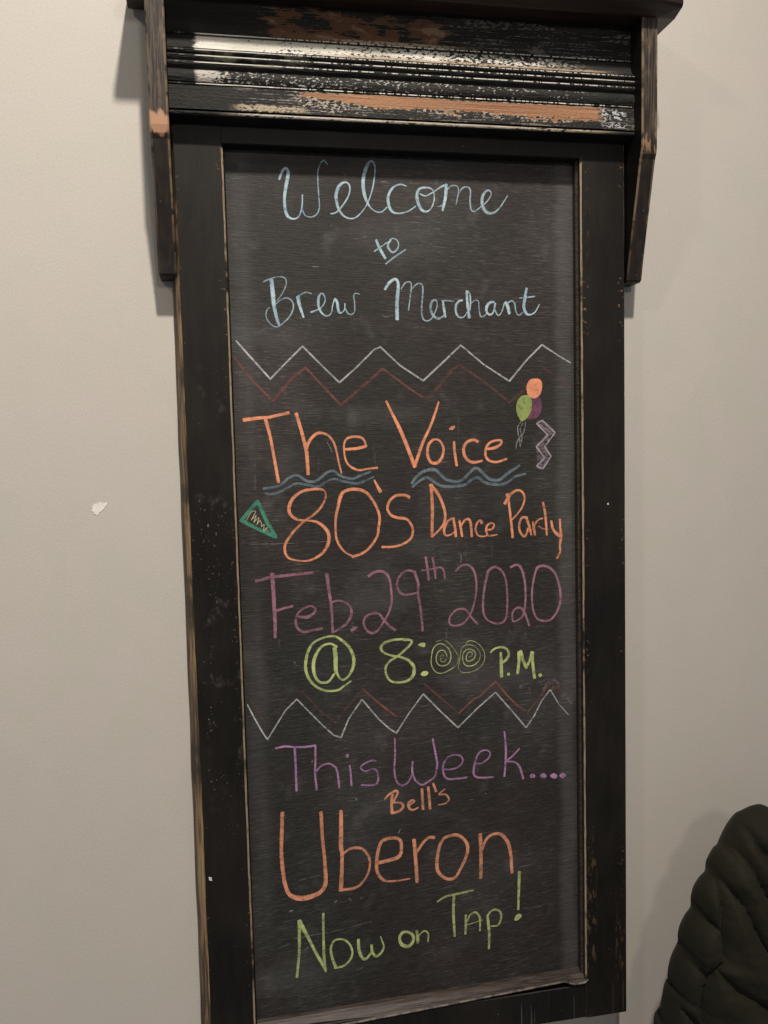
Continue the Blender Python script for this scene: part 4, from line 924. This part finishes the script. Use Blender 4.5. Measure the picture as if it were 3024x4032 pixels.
  (0.7, 1, [2925.7,11002.1,24.4,3007.3,10951.9,27.1,3060,11006.8,27.2,3050.8,11121.6,24.5]),
 ]),
 ('chalk_word', 'lime green word at lower right with exclamation mark', 'lime', [
  (0.72, 1, [3203.1,10547,27.1,3319.2,10487,35.3,3455.1,10470.3,40.9,3591.4,10460.3,38.3,3735.2,10447,27.4]),
  (0.75, 1, [3448,10483,49.1,3437.2,10693.3,46.4,3440.1,10899,43.8,3450.1,11092.5,38.4]),
  (0.72, 1, [3619.4,10799.4,38.5,3617.2,10922.7,44,3607.5,11079.6,35.8]),
  (0.75, 1, [3638.2,10898,30.3,3680.9,10807.5,33,3763.8,10777.2,35.8,3817.8,10839.4,35.9,3829.9,10937.5,33.2,3825.1,11061,30.4]),
  (0.62, 1, [3637.3,10946,17.9,3747.5,10926.4,17.9,3864.9,10903.5,19.4]),
  (0.75, 1, [3941.9,10842,38.8,3953.7,10967.9,47.1,3964.7,11149.2,44.5,3954.6,11348.9,36.2]),
  (0.75, 1, [3948.8,10842.9,36,3998.1,10787.3,36,4081.4,10777.5,36.1,4142.9,10840.9,38.9,4141.5,10937.6,36.2,4091.7,11014.1,33.4,3994.5,11014.8,22.2]),
  (0.75, 1, [4434.2,10256.1,55.7,4422.9,10475.7,47.4,4408.5,10820.3,39.2]),
  (0.85, 2, [4346.3,10967.7,14,4365.2,10911.8,14,4414.7,10883.6,14,4456.5,10903.1,14,4449,10943.8,14,4406.5,10975.7,14,4364.3,10984,14]),
 ]),
]

def spline(P, step, poly):
    out = []
    n = len(P)
    for i in range(n - 1):
        p0 = P[max(i - 1, 0)]; p1 = P[i]; p2 = P[i + 1]; p3 = P[min(i + 2, n - 1)]
        if n > 3 and P[0][:2] == P[-1][:2]:
            if i == 0: p0 = P[-2]
            if i == n - 2: p3 = P[1]
        L = math.hypot(p2[0] - p1[0], p2[1] - p1[1])
        k = max(1, int(L / step))
        for q in range(k):
            t = q / k
            if poly: out.append(tuple(p1[j] + (p2[j] - p1[j]) * t for j in range(3)))
            else:
                c = []
                for j in range(3):
                    c.append(.5 * ((2 * p1[j]) + (-p0[j] + p2[j]) * t + (2 * p0[j] - 5 * p1[j] + 4 * p2[j] - p3[j]) * t * t + (-p0[j] + 3 * p1[j] - 3 * p2[j] + p3[j]) * t ** 3))
                out.append(tuple(c))
    out.append(P[-1])
    return out

def ribbon(bm, lay, pts, dens, z0, seed, poly):
    S_ = spline(pts, .0012, poly)
    n = len(S_)
    if n < 2: return
    rows = []
    seed0 = seed * 3.7
    for i in range(n):
        a = S_[max(i - 1, 0)]; b = S_[min(i + 1, n - 1)]
        dx, dy = b[0] - a[0], b[1] - a[1]
        L = math.hypot(dx, dy) or 1e-9
        dx /= L; dy /= L
        rows.append((S_[i], dx, dy, L))
    z = z0
    def row(c, dx, dy, w, dd):
        w = w * .88
        nonlocal z
        z -= 2e-7
        vs = []
        hw = w / 2
        for s in (-1, 0, 1):
            q = hw * s * (1 + .16 * mnoise.noise(Vector((c[0] * 700 + s * 9, c[1] * 700, seed0))))
            vt = bm.verts.new(bl(c[0] - dy * q, c[1] + dx * q, z))
            vt[lay] = dd if s == 0 else dd * .80
            vs.append(vt)
        return vs
    prev = None
    c, dx, dy, _ = rows[0]
    hw = c[2] / 2
    seq = []
    for e in (.45, .25): seq.append(((c[0] - dx * hw * e, c[1] - dy * hw * e), dx, dy, c[2] * (.62 if e > .3 else .9), dens * .9))
    for i, (c, dx, dy, L) in enumerate(rows):
        seq.append(((c[0], c[1]), dx, dy, c[2], dens * (1 + .13 * mnoise.noise(Vector((i * .11, seed0, 2.0))))))
    c, dx, dy, _ = rows[-1]; hw = c[2] / 2
    for e in (.25, .45): seq.append(((c[0] + dx * hw * e, c[1] + dy * hw * e), dx, dy, c[2] * (.62 if e > .3 else .9), dens * .95))
    for (c, dx, dy, w, dd) in seq:
        cur = row(c, dx, dy, w, dd)
        if prev:
            bm.faces.new((prev[0], prev[1], cur[1], cur[0]))
            bm.faces.new((prev[1], prev[2], cur[2], cur[1]))
        prev = cur

def blob(bm, lay, pts, dens, z0, seed):
    P = [(p[0], p[1], .001) for p in pts]; P.append(P[0])
    S_ = spline(P, .0012, False)[:-1]
    cx = sum(p[0] for p in S_) / len(S_); cy = sum(p[1] for p in S_) / len(S_)
    vs = []
    for i, p in enumerate(S_):
        k = 1 + .025 * mnoise.noise(Vector((p[0] * 600, p[1] * 600, seed)))
        vt = bm.verts.new(bl(cx + (p[0] - cx) * k, cy + (p[1] - cy) * k, z0)); vt[lay] = dens
        vs.append(vt)
    f = bm.faces.new(vs)
    bmesh.ops.triangulate(bm, faces=[f])

used = {}
depth_i = 0
for name, label, colour, strokes in [(n, l, c, [s]) if n in ('chalk_smudge', 'chalk_scratch', 'chalk_string') else (n, l, c, ss) for n, l, c, ss in WRITING for s in (ss if n in ('chalk_smudge', 'chalk_scratch', 'chalk_string') else [None])]:
    if colour not in used: used[colour] = m_chalk(colour)
    bm = bmesh.new()
    lay = bm.verts.layers.float.new('chalk_load')
    for dens, kind, flat in strokes:
        depth_i += 1
        if name == 'chalk_smudge': dens = dens * (.55 if dens < .17 else .9)
        pts = [tuple(q * 1e-4 for q in flat[i:i + 3]) for i in range(0, len(flat), 3)]
        z0 = .0210 - .00006 - depth_i * 1.5e-6
        if kind == 2: blob(bm, lay, pts, dens, z0, depth_i)
        else: ribbon(bm, lay, pts, dens, z0, depth_i, kind == 0)
    o = part(name, bm, [used[colour]], parent=panel)
    if label: o['label'] = label

# ------------------------------------------------------------------ quilted jacket at the lower right
JC = (.785, 1.22)
_left = [(0.7598, 0.9167), (0.7400, 0.9113), (0.7266, 0.9138), (0.7167, 0.9181), (0.7049, 0.9314), (0.6974, 0.9452), (0.6914, 0.9574), (0.6838, 0.9636), (0.6759, 0.9773), (0.6733, 0.9935), (0.6628, 1.0033), (0.6549, 1.0151), (0.6512, 1.0311), (0.6508, 1.0440), (0.6415, 1.0557), (0.6340, 1.0694), (0.6306, 1.0837), (0.6306, 1.0945), (0.6224, 1.1099), (0.6168, 1.1256), (0.6149, 1.1420), (0.6164, 1.1469), (0.6100, 1.1543), (0.6070, 1.1687), (0.6033, 1.1848), (0.6014, 1.1997)]
_left = [p for p in _left if p[0] < .735]
_left += [(.594, 1.20), (.596, 1.24), (.589, 1.27), (.587, 1.32), (.582, 1.36), (.584, 1.43), (.595, 1.50), (.62, 1.54), (.70, 1.56)]
_right = [(2 * JC[0] - x, v + .004) for x, v in _left]
OUTL = [(.785, .926), (.765, .915), (.748, .908)] + _left + [(.785, 1.565)] + _right[::-1] + [(.822, .912), (.805, .919)]
SEAMS = [[(0.6743, 0.9018), (0.6745, 0.9347), (0.6734, 0.9834), (0.6677, 1.0478), (0.6657, 1.0898), (0.6527, 1.1025), (0.6451, 1.1160), (0.6375, 1.1441), (0.6361, 1.1747)],
 [(0.6390, 0.9663), (0.6550, 0.9797), (0.6711, 0.9904)],
 [(0.6195, 1.0096), (0.6309, 1.0291), (0.6462, 1.0420), (0.6662, 1.0549)],
 [(0.5985, 1.0599), (0.6205, 1.0905), (0.6450, 1.1145)],
 [(0.5843, 1.1069), (0.5979, 1.1380), (0.6162, 1.1627), (0.6316, 1.1813)],
 [(0.6761, 0.9349), (0.6946, 0.9500), (0.7072, 0.9732), (0.7168, 0.9946), (0.7241, 1.0101), (0.7329, 1.0347), (0.7395, 1.0679)],
 [(0.6734, 0.9921), (0.6953, 1.0224), (0.7080, 1.0562), (0.7176, 1.0751), (0.7304, 1.0991), (0.7402, 1.1242)],
 [(0.6557, 1.1029), (0.6775, 1.1267), (0.7026, 1.1423), (0.7257, 1.1606), (0.7408, 1.1734)],
 [(0.7002, 0.8833), (0.7067, 0.9183), (0.7226, 0.9519), (0.7384, 0.9711)]]
_mir = [[(2 * JC[0] - x, v) for x, v in s] for s in SEAMS]

def seg_d(p, a, b):
    dx, dy = b[0] - a[0], b[1] - a[1]
    t = ((p[0] - a[0]) * dx + (p[1] - a[1]) * dy) / (dx * dx + dy * dy + 1e-12)
    t = min(1, max(0, t))
    return math.hypot(p[0] - a[0] - t * dx, p[1] - a[1] - t * dy)

def puff(x, v):
    S2 = SEAMS if x < JC[0] else _mir
    d = 9
    for s in S2:
        for a, b in zip(s, s[1:]): d = min(d, seg_d((x, v), a, b))
    return math.sqrt(1 - math.exp(-(d / .017) ** 1.05))

def seam_x(v):
    s = SEAMS[0]
    if v <= s[0][1]: return s[0][0] - (s[0][1] - v) * 1.2
    for a, b in zip(s, s[1:]):
        if a[1] <= v <= b[1]: return a[0] + (b[0] - a[0]) * (v - a[1]) / (b[1] - a[1])
    return s[-1][0]

def smooth_outline(P, n):
    Q = spline([(p[0], p[1], 0.0) for p in P] + [(P[0][0], P[0][1], 0.0)], .0008, False)[:-1]
    L = [0.0]
    for a, b in zip(Q, Q[1:] + Q[:1]): L.append(L[-1] + math.hypot(a[0] - b[0], a[1] - b[1]))
    out = []; j = 0
    for i in range(n):
        t = L[-1] * i / n
        while L[j + 1] < t: j += 1
        a, b = Q[j], Q[(j + 1) % len(Q)]
        k = (t - L[j]) / max(L[j + 1] - L[j], 1e-9)
        out.append((a[0] + (b[0] - a[0]) * k, a[1] + (b[1] - a[1]) * k))
    return out

NA, NR = 560, 70
OL = smooth_outline(OUTL, NA)
bm = bmesh.new()
def ring_pt(i, s, front):
    o = OL[i]
    x = JC[0] + (o[0] - JC[0]) * s; v = JC[1] + (o[1] - JC[1]) * s
    r = math.sqrt(max(0.0, 1 - s ** 3.2))
    if front:
        wr = mnoise.noise(Vector((x * 26, v * 34, 3.0))) * .0045 + mnoise.noise(Vector((x * 75, v * 90, 8.0))) * .0016 + (1 - puff(x, v)) * mnoise.noise(Vector((x * 170, v * 150, 4.0))) * .0025
        z = -.098 - .058 * r - min(1, r * 2.2) * (puff(x, v) * .022 + wr)
    else:
        z = -.098 + .060 * r
    return bm.verts.new(bl(x, v, z))
svals = [math.sin(math.pi / 2 * k / NR) for k in range(1, NR + 1)]
F = [[ring_pt(i, s, True) for i in range(NA)] for s in svals]
BK = [[ring_pt(i, s, False) for i in range(NA)] for s in svals[:-1:6]] + [F[-1]]
cf = bm.verts.new(bl(JC[0], JC[1], -.175)); cb = bm.verts.new(bl(JC[0], JC[1], -.038))
for rings, c_ in ((F, cf), (BK, cb)):
    for a, b in zip(rings, rings[1:]):
        for i in range(NA):
            j = (i + 1) % NA
            bm.faces.new((a[i], a[j], b[j], b[i]))
    for i in range(NA):
        bm.faces.new((c_, rings[0][i], rings[0][(i + 1) % NA]))
bmesh.ops.recalc_face_normals(bm, faces=bm.faces)

jacket = bpy.data.objects.new('puffer_jacket', None)
COL.objects.link(jacket)
jacket.location = bl(JC[0], 1.565, -.10)
jacket['label'] = 'dark olive quilted puffer jacket in the lower right corner beside the chalkboard'
jacket['category'] = 'jacket'
whole = bm
for nm, test in (('body', 0), ('sleeve', -1), ('sleeve', 1)):
    b2 = whole.copy(); kill = []
    for f in b2.faces:
        cc = f.calc_center_median(); x, v = cc.x, -cc.z
        side = -1 if x < seam_x(v) else (1 if x > 2 * JC[0] - seam_x(v) else 0)
        if side != test: kill.append(f)
    bmesh.ops.delete(b2, geom=kill, context='FACES')
    o = mesh_obj(nm, b2, [M('jacket')], jacket, -jacket.location, True)
whole.free()
